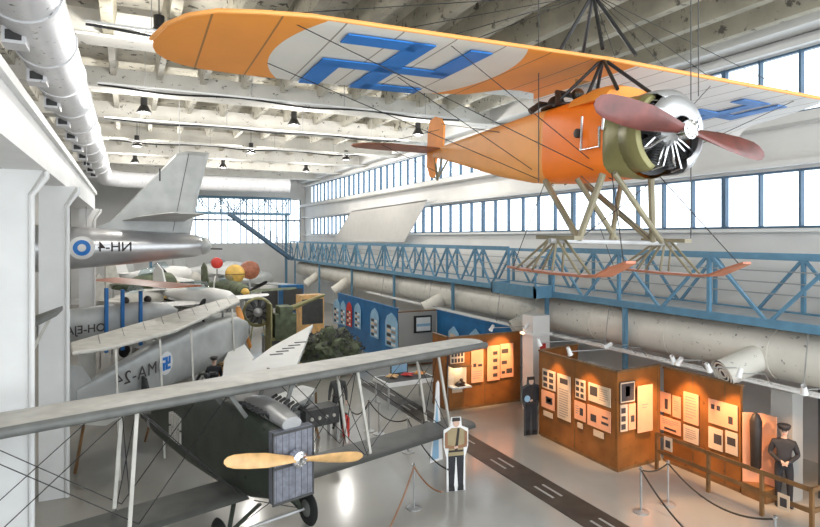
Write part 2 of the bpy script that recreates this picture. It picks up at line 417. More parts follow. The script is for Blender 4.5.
truss(t, (XT,4.2,0), (XT,16.6,0), 5.57, 3.98, 4, M['blue'])
truss(t, (15.4,4.2,0), (15.4,54,0), 5.45, 3.98, 20, M['blue'])
MB().box((XT,4.2,3.92),(15.4,54,4.04)).build('deck', M['steel'], t)
mb = MB(); mb.box((XT-0.75,16.7,3.86),(XT+0.1,19.2,3.95)); mb.box((XT-0.8,16.6,3.86),(XT-0.72,19.3,4.28)); mb.box((XT-0.8,16.6,3.86),(XT,16.68,4.28)); mb.box((XT-0.8,19.22,3.86),(XT,19.3,4.28))
mb.build('landing', M['blue'], t)
mb = MB(); mb.beam((XT-0.76,16.6,4.2),(XT-0.76,16.6,5.3),0.05,0.05); mb.beam((XT-0.76,16.64,5.3),(XT,16.64,5.3),0.05,0.05); mb.beam((XT-0.76,16.64,4.85),(XT,16.64,4.85),0.04,0.04)
mb.build('landing_rail', M['blue'], t)
mb = MB()
for zz in (4.5,4.8,5.1): mb.beam((15.3,4.2,zz),(15.3,54,zz),0.03,0.03)
mb.build('guard_rail', M['steel'], t)
for y in (13.3,17.0,23.8,30.5,37.5,45,52.5):
    MB().beam((XT+0.05,y,0),(XT+0.05,y,3.9),0.12,0.12).build('support_post', M['blue'], t)
# cross bridge and stairs at the far end
t = thing('footbridge', 'far white and blue truss bridge crossing the hall high up', 'bridge')
truss(t, (1.5,54,0), (13.5,54,0), 9.55, 8.1, 6, M['blue']); truss(t, (1.5,55.6,0), (13.5,55.6,0), 9.55, 8.1, 6, M['blue'])
MB().box((1.5,54,8.0),(13.5,55.6,8.08)).build('deck', M['steel'], t)
for x in (1.7,13.3): MB().beam((x,54.8,0),(x,54.8,8.0),0.2,0.2).build('support_post', M['blue'], t)
t = thing('staircase', 'far steel staircase descending from the bridge to the blue walkway', 'stairs')
a = Vector((7.9,53.4,8.0)); b = Vector((13.3,53.4,4.0))
mb = MB(); mb.beam(a, b, 0.08, 0.3); mb.beam(a+Vector((0,-1.0,0)), b+Vector((0,-1.0,0)), 0.08, 0.3); mb.build('stringer', M['bluedk'], t)
mb = MB()
for k in range(1, 22):
    q = a.lerp(b, k/22); mb.box((q.x-0.14,q.y-1.0,q.z-0.02),(q.x+0.14,q.y,q.z+0.02))
mb.build('treads', M['dark'], t)
mb = MB()
for dy in (0,-1.0):
    for dz in (1.0,0.55): mb.beam(a+Vector((0,dy,dz)), b+Vector((0,dy,dz)), 0.04, 0.04)
    for k in range(0, 9):
        q = a.lerp(b, k/8); mb.beam(q+Vector((0,dy,0)), q+Vector((0,dy,1.0)), 0.04, 0.04)
mb.build('handrail', M['bluedk'], t)

# ---- duct with jet nozzles under the walkway
t = thing('air_duct', 'fat cream round duct with jet nozzles under the blue walkway', 'duct')
mb = MB(); mb.tube([(14.3,y,3.17) for y in (4,14,24,34,44,53)], 0.62, n=30); mb.build('duct_tube', M['duct2'], t, smooth=True)
for y in [6+3*k for k in range(16)]:
    MB().tube([(14.3,y,3.17),(14.3,y+0.06,3.17)], 0.635, n=30).build('collar', M['duct2'], t, smooth=True)
def nozzle(u, v, par):
    e = onX(u, v, 12.95); s0 = Vector((14.2, e.y-0.4, 3.2)); d = (e-s0).normalized()
    MB().tube([s0, e-d*0.1, e], [0.33,0.33,0.36], n=24, caps=False).build('nozzle', M['duct2'], par, smooth=True)
    MB().tube([e-d*0.12, e-d*0.05], [0.32,0.32], n=24).build('nozzle_back', M['dark'], par)
    mb = MB()
    for r in (0.28,0.19,0.1):
        q = d.orthogonal().normalized(); w = d.cross(q)
        mb.tube([e-d*0.02+(q*math.cos(2*PI*k/20)+w*math.sin(2*PI*k/20))*r for k in range(21)], 0.022, n=6)
    mb.build('nozzle_ring', M['duct2'], par, smooth=True)
for u, v in ((722,374),(513,329),(424,309),(334,291),(306,284)): nozzle(u, v, t)
# slanted projection board in front of the windows
XB = 15.9
q = [onX(352,211,XB), onX(428,200,XB), onX(405,242,XB), onX(333,242,XB)]
t = thing('projection_screen', 'large slanted beige screen hanging in front of the far windows', 'screen')
mb = MB(); mb.prism(q, (-0.05,0,0)); mb.build('screen_sheet', M['screen'], t)
MB().beam(q[0], q[1], 0.1, 0.12).build('top_bar', M['white'], t)
for q_ in (q[0], q[1]): MB().beam(q_, (XR+0.02,q_.y,q_.z), 0.06, 0.06).build('wall_bracket', M['white'], t)

# ================================================================ EXHIBITION WALLS ON THE RIGHT
def partition(x0, y0, x1, y1, h, m, label, th=0.08, cat='partition', seams=None, z0=0.0):
    t = thing('exhibition_partition', label, cat, (x0,y0,0), math.atan2(y1-y0, x1-x0), 'exhibition partitions')
    L = math.hypot(x1-x0, y1-y0)
    MB().box((0,0,z0),(L,th,h)).build('panel', m, t)
    MB().box((-0.02,-0.02,h),(L+0.02,th+0.02,h+0.05)).build('top_cap', M['wooddk'] if m is not M['bluewall'] else M['bluewall'], t)
    MB().box((0,-0.015,z0),(L,th+0.015,z0+0.08)).build('plinth', M['wooddk'] if m is not M['bluewall'] else M['bluewall'], t)
    if seams:
        mb = MB()
        for s in seams: mb.box((s-0.012,-0.012,0.08),(s+0.012,th+0.012,h))
        mb.build('joint_strip', M['wooddk'], t)
    return t
HP = 2.52
partition(11.25,14.4,11.25,11.32,HP,M['wood'],'brown board partition facing the floor strip, hung with eight posters',seams=[1.5])
partition(11.25,11.3,12.9,11.42,HP,M['wood'],'short brown board partition at a right angle, with the tall peach poster',seams=[1.55])
partition(12.95,11.35,12.95,9.15,2.48,M['wood'],'brown board partition behind the wooden railing',seams=[0.9,1.8])
partition(11.3,14.45,13.0,14.75,HP,M['wood'],'brown board partition returning behind the standing cutout',th=0.08)
partition(9.97,17.76,12.95,17.76,2.5,M['wood'],'orange brown partition with the lit model case and double poster',seams=[1.45])
partition(9.92,18.9,9.92,17.95,2.5,M['wood'],'brown end partition beside the display table')
partition(11.2,33.4,11.2,24.9,2.65,M['bluewall'],'deep blue partition with a row of rounded pale blue boards')
partition(11.25,24.8,13.2,24.8,2.5,M['wallg'],'grey partition carrying the television')
partition(13.2,24.7,13.2,18.4,2.5,M['bluewall'],'deep blue partition behind the orange brown one')

def poster(o, ex, w, h, m, blocks, label, name='poster', cat='poster', frame=None):
    """o = lower-left corner on the wall, ex = direction along the wall, blocks in fractions (x0,y0,x1,y1,material)"""
    o = Vector(o); ex = Vector(ex).normalized(); ez = Vector((0,0,1)); nn = ex.cross(ez); mb = MB()
    def q(a, b, c, d, e0, e1, mm):
        p = [o+ex*a*w+ez*b*h, o+ex*c*w+ez*b*h, o+ex*c*w+ez*d*h, o+ex*a*w+ez*d*h]; mb.prism([r+nn*e0 for r in p], nn*(e1-e0), mm)
    if frame: q(-0.03,-0.03,1.03,1.03,0.002,0.02,frame)
    q(0,0,1,1,0.002,0.025,m)
    for b in blocks: q(b[0],b[1],b[2],b[3],0.0255,0.029,b[4] if len(b) > 4 else M['ink'])
    ob = mb.build(name, m); return tag(ob, label, cat)
def lines(x0, y0, x1, y1, n_, m=None):
    st = (y1-y0)/n_; return [(x0, y0+st*k+st*0.3, x1-(0.3*(x1-x0) if k == 0 else 0.05*random.random()), y0+st*k+st*0.62, m or M['ink2']) for k in range(n_)]
def wallposter(u0, v0, u1, v1, plane, val, m, blocks, label, **kw):
    """u0,v0 top-left and u1,v1 bottom-right in the photo, laid on the wall's real plane"""
    f = onX if plane == 'X' else onY
    a = f(u0, v1, val); b = f(u1, v1, val); tp = f(u0, v0, val)
    bl = f(u0, v1, val); # bottom at the left side
    d = Vector((b.x-a.x, b.y-a.y, 0)); h = tp.z-bl.z
    return poster(a, d, d.length, h, m, blocks, label, **kw)
XP = 11.23
# heights per poster are taken at each one's left edge
def pX(u0, u1, vt, vb, X, m, blocks, label, **kw):
    a = onX(u0, vb, X); b = onX(u1, vb, X); tp = onX(u0, vt, X)
    a2 = Vector((X, a.y, a.z)); L = abs(a.y-b.y)
    return poster(a2, (0,-1,0), L, tp.z-a.z, m, blocks, label, **kw)
def pY(u0, u1, vt, vb, Y, m, blocks, label, **kw):
    a = onY(u0, vb, Y); b = onY(u1, vb, Y); tp = onY(u0, vt, Y)
    return poster(a, (1,0,0), b.x-a.x, tp.z-a.z, m, blocks, label, **kw)
grid = lambda r, c, m=None: [(0.08+i*0.9/c, 0.08+j*0.9/r, 0.08+i*0.9/c+0.62/c, 0.08+j*0.9/r+0.6/r, m or M['ink']) for i in range(c) for j in range(r)]
pX(543,556,368,387,XP,M['poster'],grid(3,2),'small poster of six photographs at the left end of the corner partition')
pX(542,555,389,406,XP,M['poster2'],[(0.35,0.3,0.85,0.7,M['ink']),(0.45,0.4,0.75,0.6,M['poster'])],'peach poster with a round machine below the six photographs')
pX(544,553,410,415,XP,M['poster'],[],'narrow caption card below the peach poster with the round machine', name='caption_card', cat='card')
pX(558,571,373,417,XP,M['poster'],lines(0.15,0.05,0.85,0.7,12)+[(0.2,0.8,0.8,0.92,M['ink'])],'tall beige text poster, second column on the corner partition')
pX(576,586,378,397,XP,M['poster'],grid(3,2),'narrow photo poster in the third column of the corner partition')
pX(575,586,400,418,XP,M['poster2'],[(0.5,0.3,0.8,0.7,M['ink'])]+lines(0.1,0.3,0.45,0.8,4),'narrow peach poster below the narrow photo poster')
pX(578,583,422,427,XP,M['poster'],[],'tiny caption card under the third poster column', name='caption_card', cat='card')
pX(589,611,382,400,XP,M['poster'],[(0.08,0.35,0.42,0.85,M['ink'])]+lines(0.5,0.2,0.92,0.9,6),'wide beige poster with one dark photograph, top right of the corner partition')
pX(588,611,404,424,XP,M['poster2'],[(0.15,0.25,0.4,0.6,M['ink']),(0.62,0.3,0.92,0.42,M['ink']),(0.65,0.6,0.9,0.7,M['ink'])],'wide peach poster with three black drawings, low right of the corner partition')
pX(594,604,429,435,XP,M['poster'],[],'caption card under the wide peach poster', name='caption_card', cat='card')
YP = 11.3
pY(620,634,383,403,YP-0.02,M['poster'],[(0.05,0.06,0.95,0.94,M['ink']),(0.35,0.3,0.65,0.8,M['ltblue'])],'small framed black photograph at the top of the short partition',name='framed_photograph',cat='photograph',frame=M['dark'])
pY(620,627,405,432,YP-0.02,M['poster'],grid(3,1),'narrow white photo strip below the framed photograph')
pY(628,635,404,430,YP-0.02,M['poster2'],[(0.3,0.3,0.8,0.55,M['ink'])],'narrow peach poster beside the photo strip')
pY(637,652,386,433,YP-0.02,M['poster2'],lines(0.3,0.5,0.7,0.62,2),'tall plain peach poster on the short partition')
XQ = 12.93
pX(661,671,391,411,XQ,M['poster2'],[(0.45,0.2,0.75,0.7,M['ink'])],'peach poster at the upper left of the partition behind the railing')
pX(673,681,395,416,XQ,M['poster2'],lines(0.2,0.3,0.8,0.8,5),'narrow peach text poster, second from the inner corner')
pX(661,681,415,429,XQ,M['poster2'],[(0.2,0.15,0.8,0.3,M['ink'])]+lines(0.1,0.5,0.9,0.9,3),'wide peach poster low beside the inner corner')
pX(684,699,391,421,XQ,M['poster2'],lines(0.15,0.15,0.85,0.9,8),'tall peach text poster in the middle of the partition behind the railing')
pX(684,699,424,440,XQ,M['poster'],lines(0.15,0.2,0.85,0.85,5),'beige text poster below the tall peach text poster')
pX(709,738,398,422,XQ,M['poster2'],[(0.1,0.6,0.22,0.8,M['ink']),(0.3,0.6,0.42,0.8,M['ink']),(0.7,0.2,0.85,0.5,M['ink'])],'wide peach poster above the two dark photographs')
pX(709,723,426,447,XQ,M['poster'],[(0.4,0.3,0.95,0.75,M['ink'])],'poster with a dark photograph, right of the beige text poster')
pX(726,738,430,452,XQ,M['poster'],[(0.15,0.4,0.85,0.75,M['ink'])],'right poster of the pair with dark photographs')
# wall A
YA = 17.72
pY(471,483,348,383,YA,M['poster2'],[(0.15,0.45,0.4,0.55,M['ink']),(0.55,0.45,0.9,0.52,M['ink'])]+lines(0.1,0.1,0.9,0.35,4),'tall peach poster right of the lit model case')
pY(487,499.5,346,381,YA,M['poster2'],[(0.45,0.1+0.21*k,0.8,0.2+0.21*k,M['ink']) for k in range(4)],'left sheet of the double photo poster')
pY(500,513,344,378,YA,M['poster2'],[(0.1,0.72,0.6,0.85,M['ink']),(0.1,0.4,0.5,0.5,M['ink']),(0.1,0.12,0.35,0.2,M['ink']),(0.45,0.12,0.9,0.26,M['ink'])],'right sheet of the double photo poster')
pY(450,464,351,364,YA,M['poster'],grid(2,4)+lines(0.1,0.05,0.9,0.1,1),'crowded small poster above the lit model case')
t = thing('display_case', 'lit wall case with a dark model on the orange brown partition', 'display case')
a = onY(448,387,YA); b = onY(466,387,YA); tp = onY(448,365,YA)
MB().box((a.x,YA-0.40,a.z),(b.x,YA,a.z+0.05)).build('case_floor', M['white'], t)
MB().box((a.x,YA-0.40,tp.z-0.04),(b.x,YA,tp.z)).build('case_top', M['wooddk'], t)
MB().box((a.x,YA-0.03,a.z),(b.x,YA,tp.z)).build('case_back', M['poster'], t)
mb = MB(); mb.box((a.x,YA-0.41,a.z),(b.x,YA-0.40,tp.z)); mb.box((a.x,YA-0.4,a.z),(a.x+0.01,YA,tp.z)); mb.build('case_glass', M['glass'], t)
mb = MB(); cx = (a.x+b.x)/2
mb.lathe([(0.02,-0.18),(0.07,-0.1),(0.09,0),(0.07,0.12),(0.02,0.2)], c=(cx,YA-0.2,a.z+0.13), ax='x', n=10); mb.box((cx-0.14,YA-0.33,a.z+0.05),(cx+0.14,YA-0.07,a.z+0.10)); mb.ball((cx+0.05,YA-0.2,a.z+0.24),0.06)
l_ = bpy.data.lights.new('case_light','POINT'); l_.energy = 9; l_.color = (1,0.82,0.55); l_.shadow_soft_size = 0.05; lo_ = bpy.data.objects.new('case_light', l_); COL.objects.link(lo_); lo_.parent = t; lo_.location = (cx, YA-0.3, tp.z-0.1)
tag(mb.build('engine_model', M['leather']), 'dark machine model inside the lit wall case', 'model')
pY(452,462,389,393,YA,M['poster'],[],'caption card under the lit model case', name='caption_card', cat='card')
# orange strip light wash boards
# blue wall boards: rounded tops
XBW = 11.17
for (u0, u1, vt, vb, cols) in [(334,340,298,322,0),(341,346,300,324,1),(347,352,301,325,2),(355,361,302,327,3),(371,379,307,336,0),(386,398,311,345,3)]:
    a = onX(u0, vb, XBW); b = onX(u1, vb, XBW); tp = onX(u0, vt, XBW); L = abs(a.y-b.y); h = tp.z-a.z
    mb = MB(); pl = [(XBW,a.y,a.z),(XBW,a.y-L,a.z),(XBW,a.y-L,a.z+h*0.72),(XBW,a.y-L*0.86,a.z+h*0.88),(XBW,a.y-L*0.5,a.z+h),(XBW,a.y-L*0.14,a.z+h*0.88),(XBW,a.y,a.z+h*0.72)]
    mm = M['red'] if cols == 2 else M['ltblue']
    mb.prism([Vector(q) for q in pl], (-0.04,0,0), mm)
    for k in range(5):
        z = a.z+h*(0.06+0.12*k); mb.box((XBW-0.055,a.y-L*0.15,z),(XBW-0.04,a.y-L*0.48,z+h*0.09),M['poster'] if k % 2 else M['ink']); mb.box((XBW-0.055,a.y-L*0.55,z),(XBW-0.04,a.y-L*0.85,z+h*0.07),M['white'] if k % 2 == 0 else M['ink2'])
    tag(mb.build('information_board', mm), {334:'round topped pale blue board at the far end of the blue partition',341:'second round topped pale blue board, left of the red one',347:'red round topped board on the blue partition',355:'pale blue round topped board just right of the red one',371:'broad pale blue board, second from the near end of the blue partition',386:'largest pale blue round topped board, nearest the television'}[u0], 'board')
mb = MB(); p = onX(446,340,13.15)
for (u0, u1, vt, vb) in [(449,459,325,340),(470,482,327,345)]:
    a = onX(u0, vb, 13.15); b = onX(u1, vb, 13.15); tp = onX(u0, vt, 13.15); L = abs(a.y-b.y); h = tp.z-a.z
    mb = MB(); mb.prism([Vector(q) for q in [(13.15,a.y,a.z),(13.15,a.y-L,a.z),(13.15,a.y-L,a.z+h*0.6),(13.15,a.y-L*0.5,a.z+h),(13.15,a.y,a.z+h*0.6)]], (-0.04,0,0), M['ltblue'])
    mb.box((13.09,a.y-L*0.2,a.z+0.1),(13.11,a.y-L*0.7,a.z+h*0.5),M['poster'])
    tag(mb.build('information_board', M['ltblue']), 'pale blue pointed board left of the hidden wall' if u0 == 449 else 'pale blue pointed board above the crowded small poster', 'board')
# television
t = thing('television', 'wall television with a pale landscape picture on the grey partition', 'television')
a = onY(414,333,24.74); b = onY(431,333,24.74); tp = onY(414,316,24.74)
MB().box((a.x,24.66,a.z),(b.x,24.76,tp.z)).build('frame', M['black'], t)
mb = MB(); mb.box((a.x+0.08,24.645,a.z+0.08),(b.x-0.08,24.655,tp.z-0.08),M['white']); mb.box((a.x+0.1,24.635,a.z+0.3),(b.x-0.1,24.645,a.z+0.42),M['ltblue']); mb.build('screen', M['white'], t)
# white pillar with emblem behind the standing cutout
t = thing('pillar', 'square cream pillar with a small shield behind the dark cutout figure', 'pillar')
p = W(536,410,20.5)
MB().box((p.x-0.35,p.y-0.3,0),(p.x+0.35,p.y+0.3,3.3)).build('shaft', M['wallp'], t)
mb = MB(); mb.prism([(p.x+0.05,p.y-0.32,1.95),(p.x+0.17,p.y-0.32,2.05),(p.x+0.17,p.y-0.32,2.35),(p.x-0.07,p.y-0.32,2.35),(p.x-0.07,p.y-0.32,2.05)],(0,0.02,0)); mb.build('shield', M['red'], t)
MB().box((p.x-0.42,p.y-0.36,2.62),(p.x+0.42,p.y+0.36,2.7)).build('ledge', M['white'], t)
t = thing('pillar', 'grey square pillar behind the uniformed figure', 'pillar')
MB().box((13.52,8.3,0),(13.9,8.8,2.46)).build('shaft', M['wallg'], t)

# ceiling track with spotlights above the exhibition
t = thing('lighting_track', 'long white lighting track with spotlights over the exhibition walls', 'lighting')
mb = MB()
for x in (13.25,13.45): mb.beam((x,5.5,2.6),(x,34,2.6),0.05,0.06)
for k in range(29): mb.beam((13.25,5.5+k,2.6),(13.45,6.0+k,2.6),0.025,0.03)
mb.build('track', M['white'], t)
for y in (8,14,20,26,32): MB().beam((13.4,y,2.6),(13.6,y,3.9),0.02,0.02).build('hanger', M['steel'], t)
def spot(pos, target, energy, col=(1,0.55,0.25), size=1.0):
    pos = Vector(pos); target = Vector(target); d = (target-pos).normalized()
    MB().tube([pos-d*0.22, pos-d*0.02, pos], [0.05,0.06,0.075], n=12, caps=False).build('spotlight', M['white'], t, smooth=True)
    MB().tube([(13.25,pos.y,2.62),(13.0,pos.y,pos.z),pos-d*0.1],0.012,n=5).build('spotlight_arm', M['steel'], t)
    l = bpy.data.lights.new('spot_light', 'SPOT'); l.energy = energy; l.spot_size = size; l.spot_blend = 0.7; l.color = col; l.shadow_soft_size = 0.05
    lo = bpy.data.objects.new('spot_light', l); COL.objects.link(lo); lo.parent = t; lo.location = pos+d*0.02; lo.rotation_euler = d.to_track_quat('-Z','Y').to_euler()
WARM = 230
for (p, q, e) in [((10.6,13.6,2.9),(11.25,13.6,1.4),0.5),((10.5,12.2,2.9),(11.25,12.3,1.4),0.6),((12.1,10.2,2.9),(12.2,11.3,1.5),1.1),((12.1,10.3,2.9),(12.9,10.5,1.5),1.0),((12.1,9.3,2.9),(12.9,9.2,1.4),1.0),
                  ((12.3,16.6,2.9),(12.0,17.7,1.7),1.2),((10.9,16.6,2.9),(10.9,17.7,1.6),0.8),((12.1,7.2,2.9),(13.4,7.9,1.0),0.8),((12.1,12.6,2.9),(10.2,16.2,0),1.3),((12.1,8.6,2.9),(10.8,8.6,0),0.9)]:
    spot(p, q, WARM*e)
# ================================================================ FLOOR LEVEL FURNISHINGS
mb = MB(); mb.box((8.5,2,0.002),(9.35,22.6,0.012),M['strip'])
for k in range(12): 
    for dx in (-0.12,0.12): mb.box((8.92+dx-0.03,3.2+1.9*k,0.012),(8.92+dx+0.03,3.9+1.9*k,0.016),M['wallg'])
tag(mb.build('floor_runner', M['strip']), 'long dark runner like a miniature runway across the floor', 'floor runner')

def stanchion(p, label, h=0.95):
    t = thing('rope_stanchion', label, 'stanchion', p, group='rope barrier posts')
    MB().lathe([(0.17,0),(0.17,0.02),(0.05,0.035),(0.03,0.05)], n=20).build('base', M['steel'], t, smooth=True)
    MB().tube([(0,0,0.03),(0,0,h)], 0.022, n=10).build('post', M['steel'], t, smooth=True)
    MB().lathe([(0.03,h-0.04),(0.042,h-0.02),(0.042,h+0.02),(0.015,h+0.04)], n=12).build('top', M['chrome'], t, smooth=True)
    return Vector((p[0],p[1],h-0.03))
def rope(a, b, sag, m, label, r=0.018):
    pts = [a.lerp(b, k/14)-Vector((0,0,sag*4*(k/14)*(1-k/14))) for k in range(15)]
    tag(MB().tube(pts, r, n=7).build('barrier_rope', m, smooth=True), label, 'rope', 'barrier ropes')
g = lambda u, v: tuple(onz(u, v, 0))
s1 = stanchion(g(369,431), 'stanchion at the far end of the rope line by the green biplane')
s2 = stanchion(g(379,434), 'stanchion just right of the farthest one')
s3 = stanchion(g(408,452), 'stanchion in the middle of the rope line, under the lower wing tip')
s4 = stanchion(g(414,508), 'chrome stanchion with the brown rope in the open floor')
rope(s1, s3, 0.28, M['rope'], 'dark rope sagging between the far stanchions by the floor runner')
rope(Vector(onz(352,412,0.7)), s1, 0.2, M['rope'], 'dark rope leading left from the farthest stanchion')
rope(s3, Vector(onz(449,470,0.55)), 0.25, M['rope'], 'dark rope from the middle stanchion towards the standing cutout')
rope(s4, Vector(onz(386,535,0.9)), 0.08, M['ropebr'], 'brown rope running forward from the chrome stanchion')
rope(s4, Vector(onz(442,492,0.75)), 0.12, M['ropebr'], 'brown rope from the chrome stanchion towards the cutout')
s5 = stanchion(g(641,512), 'left stanchion before the short brown partition')
s6 = stanchion(g(668,504), 'right stanchion before the short brown partition')
s7 = Vector(onz(775,520,0.9)); s7b = stanchion((s7.x, s7.y, 0), 'stanchion at the feet of the uniformed figure')
rope(s5, s6, 0.1, M['rope'], 'short dark rope between the two stanchions before the short partition')
rope(s6, s7b, 0.35, M['rope'], 'long dark rope sagging towards the uniformed figure')
rope(s5, Vector(onz(722,560,0.9)), 0.2, M['rope'], 'dark rope running forward from the left stanchion')
# wooden railing in front of the uniformed figure
t = thing('wooden_railing', 'brown wooden two rail fence in front of the uniformed figure', 'railing')
r0 = onz(675,468,0.0); r1 = onz(745,505,0); r2 = onz(813,508,0)
pp = [Vector((12.3,11.0,0)), Vector((12.3,9.5,0)), Vector((12.3,8.2,0)), Vector((12.35,7.2,0)), Vector((13.4,7.2,0)), Vector((14.6,7.25,0))]
for q in pp: MB().box((q.x-0.035,q.y-0.035,0),(q.x+0.035,q.y+0.035,0.95)).build('fence_post', M['wooddk'], t)
mb = MB()
for a, b in zip(pp[:-1], pp[1:]):
    for z in (0.93,0.5): mb.beam((a.x,a.y,z),(b.x,b.y,z),0.04,0.09)
mb.build('rail', M['wooddk'], t)
for k, (q, lab) in enumerate([((12.25,10.6,0.62),'small white notice card at the inner end of the wooden railing'),((12.25,7.7,0.33),'white notice card with a dark mark low on the wooden railing')]):
    mb = MB(); mb.box((q[0]-0.01,q[1]-0.12,q[2]),(q[0]+0.01,q[1]+0.12,q[2]+0.34),M['poster']); mb.box((q[0]-0.016,q[1]-0.07,q[2]+0.08),(q[0]-0.01,q[1]+0.07,q[2]+0.26),M['ink'])
    tag(mb.build('notice_card', M['poster']), lab, 'card')
t = thing('lit_showcase', 'tall orange lit showcase with a hanging dark garment beside the uniformed figure', 'showcase')
MB().beam((12.95,9.1,1.1),(13.3,8.85,1.1),0.03,1.6).build('back_board', M['poster2'], t)
MB().beam((13.3,8.85,1.1),(13.3,8.52,1.1),0.03,1.6).build('side_board', M['poster2'], t)
mb = MB(); mb.lathe([(0.03,0),(0.11,0.1),(0.12,0.7),(0.13,1.15),(0.07,1.3),(0.02,1.34)], c=(13.02,8.82,0.62), n=12); mb.build('hanging_garment', M['leather'], t, smooth=True)
MB().box((12.9,8.5,0.0),(13.35,9.1,0.3)).build('shelf', M['wooddk'], t)
# dark equipment rack far right
t = thing('equipment_rack', 'dark equipment rack at the right edge beside the grey pillar', 'rack')
mb = MB(); mb.box((14.3,7.1,0),(15.6,8.2,2.9)); mb.build('cabinet', M['dark'], t)
for k in range(7): MB().box((14.35+0.02,7.06,0.4+0.35*k),(15.5,7.1,0.6+0.35*k)).build('slot_panel', M['steel'] if k % 3 == 0 else M['black'], t)
# display table by the dark partition
t = thing('display_table', 'white edged display table with models beside the brown partition', 'table', tuple(W(405,392,21.4)[:2])+(0,), 0.05)
MB().box((-1.0,-0.6,0.78),(1.0,0.6,0.92)).build('tabletop', M['white'], t)
MB().box((-0.92,-0.52,0.92),(0.92,0.52,0.93)).build('table_inlay', M['dark'], t)
for sx in (-0.92,0.92):
    for sy in (-0.52,0.52): MB().box((sx-0.03,sy-0.03,0),(sx+0.03,sy+0.03,0.78)).build('leg', M['steel'], t)
tl = t.location
for k, (dx, m_) in enumerate(((-0.5,'propwood'),(0.1,'red'),(0.6,'peach'))):
    mb = MB(); mb.lathe([(0.01,-0.25),(0.05,-0.1),(0.06,0.1),(0.02,0.28)], c=(tl.x+dx,tl.y+0.06,1.0), ax='x', n=10); mb.box((tl.x+dx-0.02,tl.y-0.25,1.0),(tl.x+dx+0.1,tl.y+0.35,1.015))
    tag(mb.build('model_aeroplane', M[m_], smooth=False), 'small %s model aeroplane on the display table' % ['light wooden','red','orange'][k], 'model')
mb = MB(); mb.box((tl.x-0.35,tl.y+0.50,0.94),(tl.x+0.35,tl.y+0.53,1.5),M['dark']); mb.box((tl.x-0.31,tl.y+0.49,0.98),(tl.x+0.31,tl.y+0.50,1.46),M['ltblue'])
tag(mb.build('information_screen', M['dark']), 'pale blue screen standing at the back of the display table', 'screen')

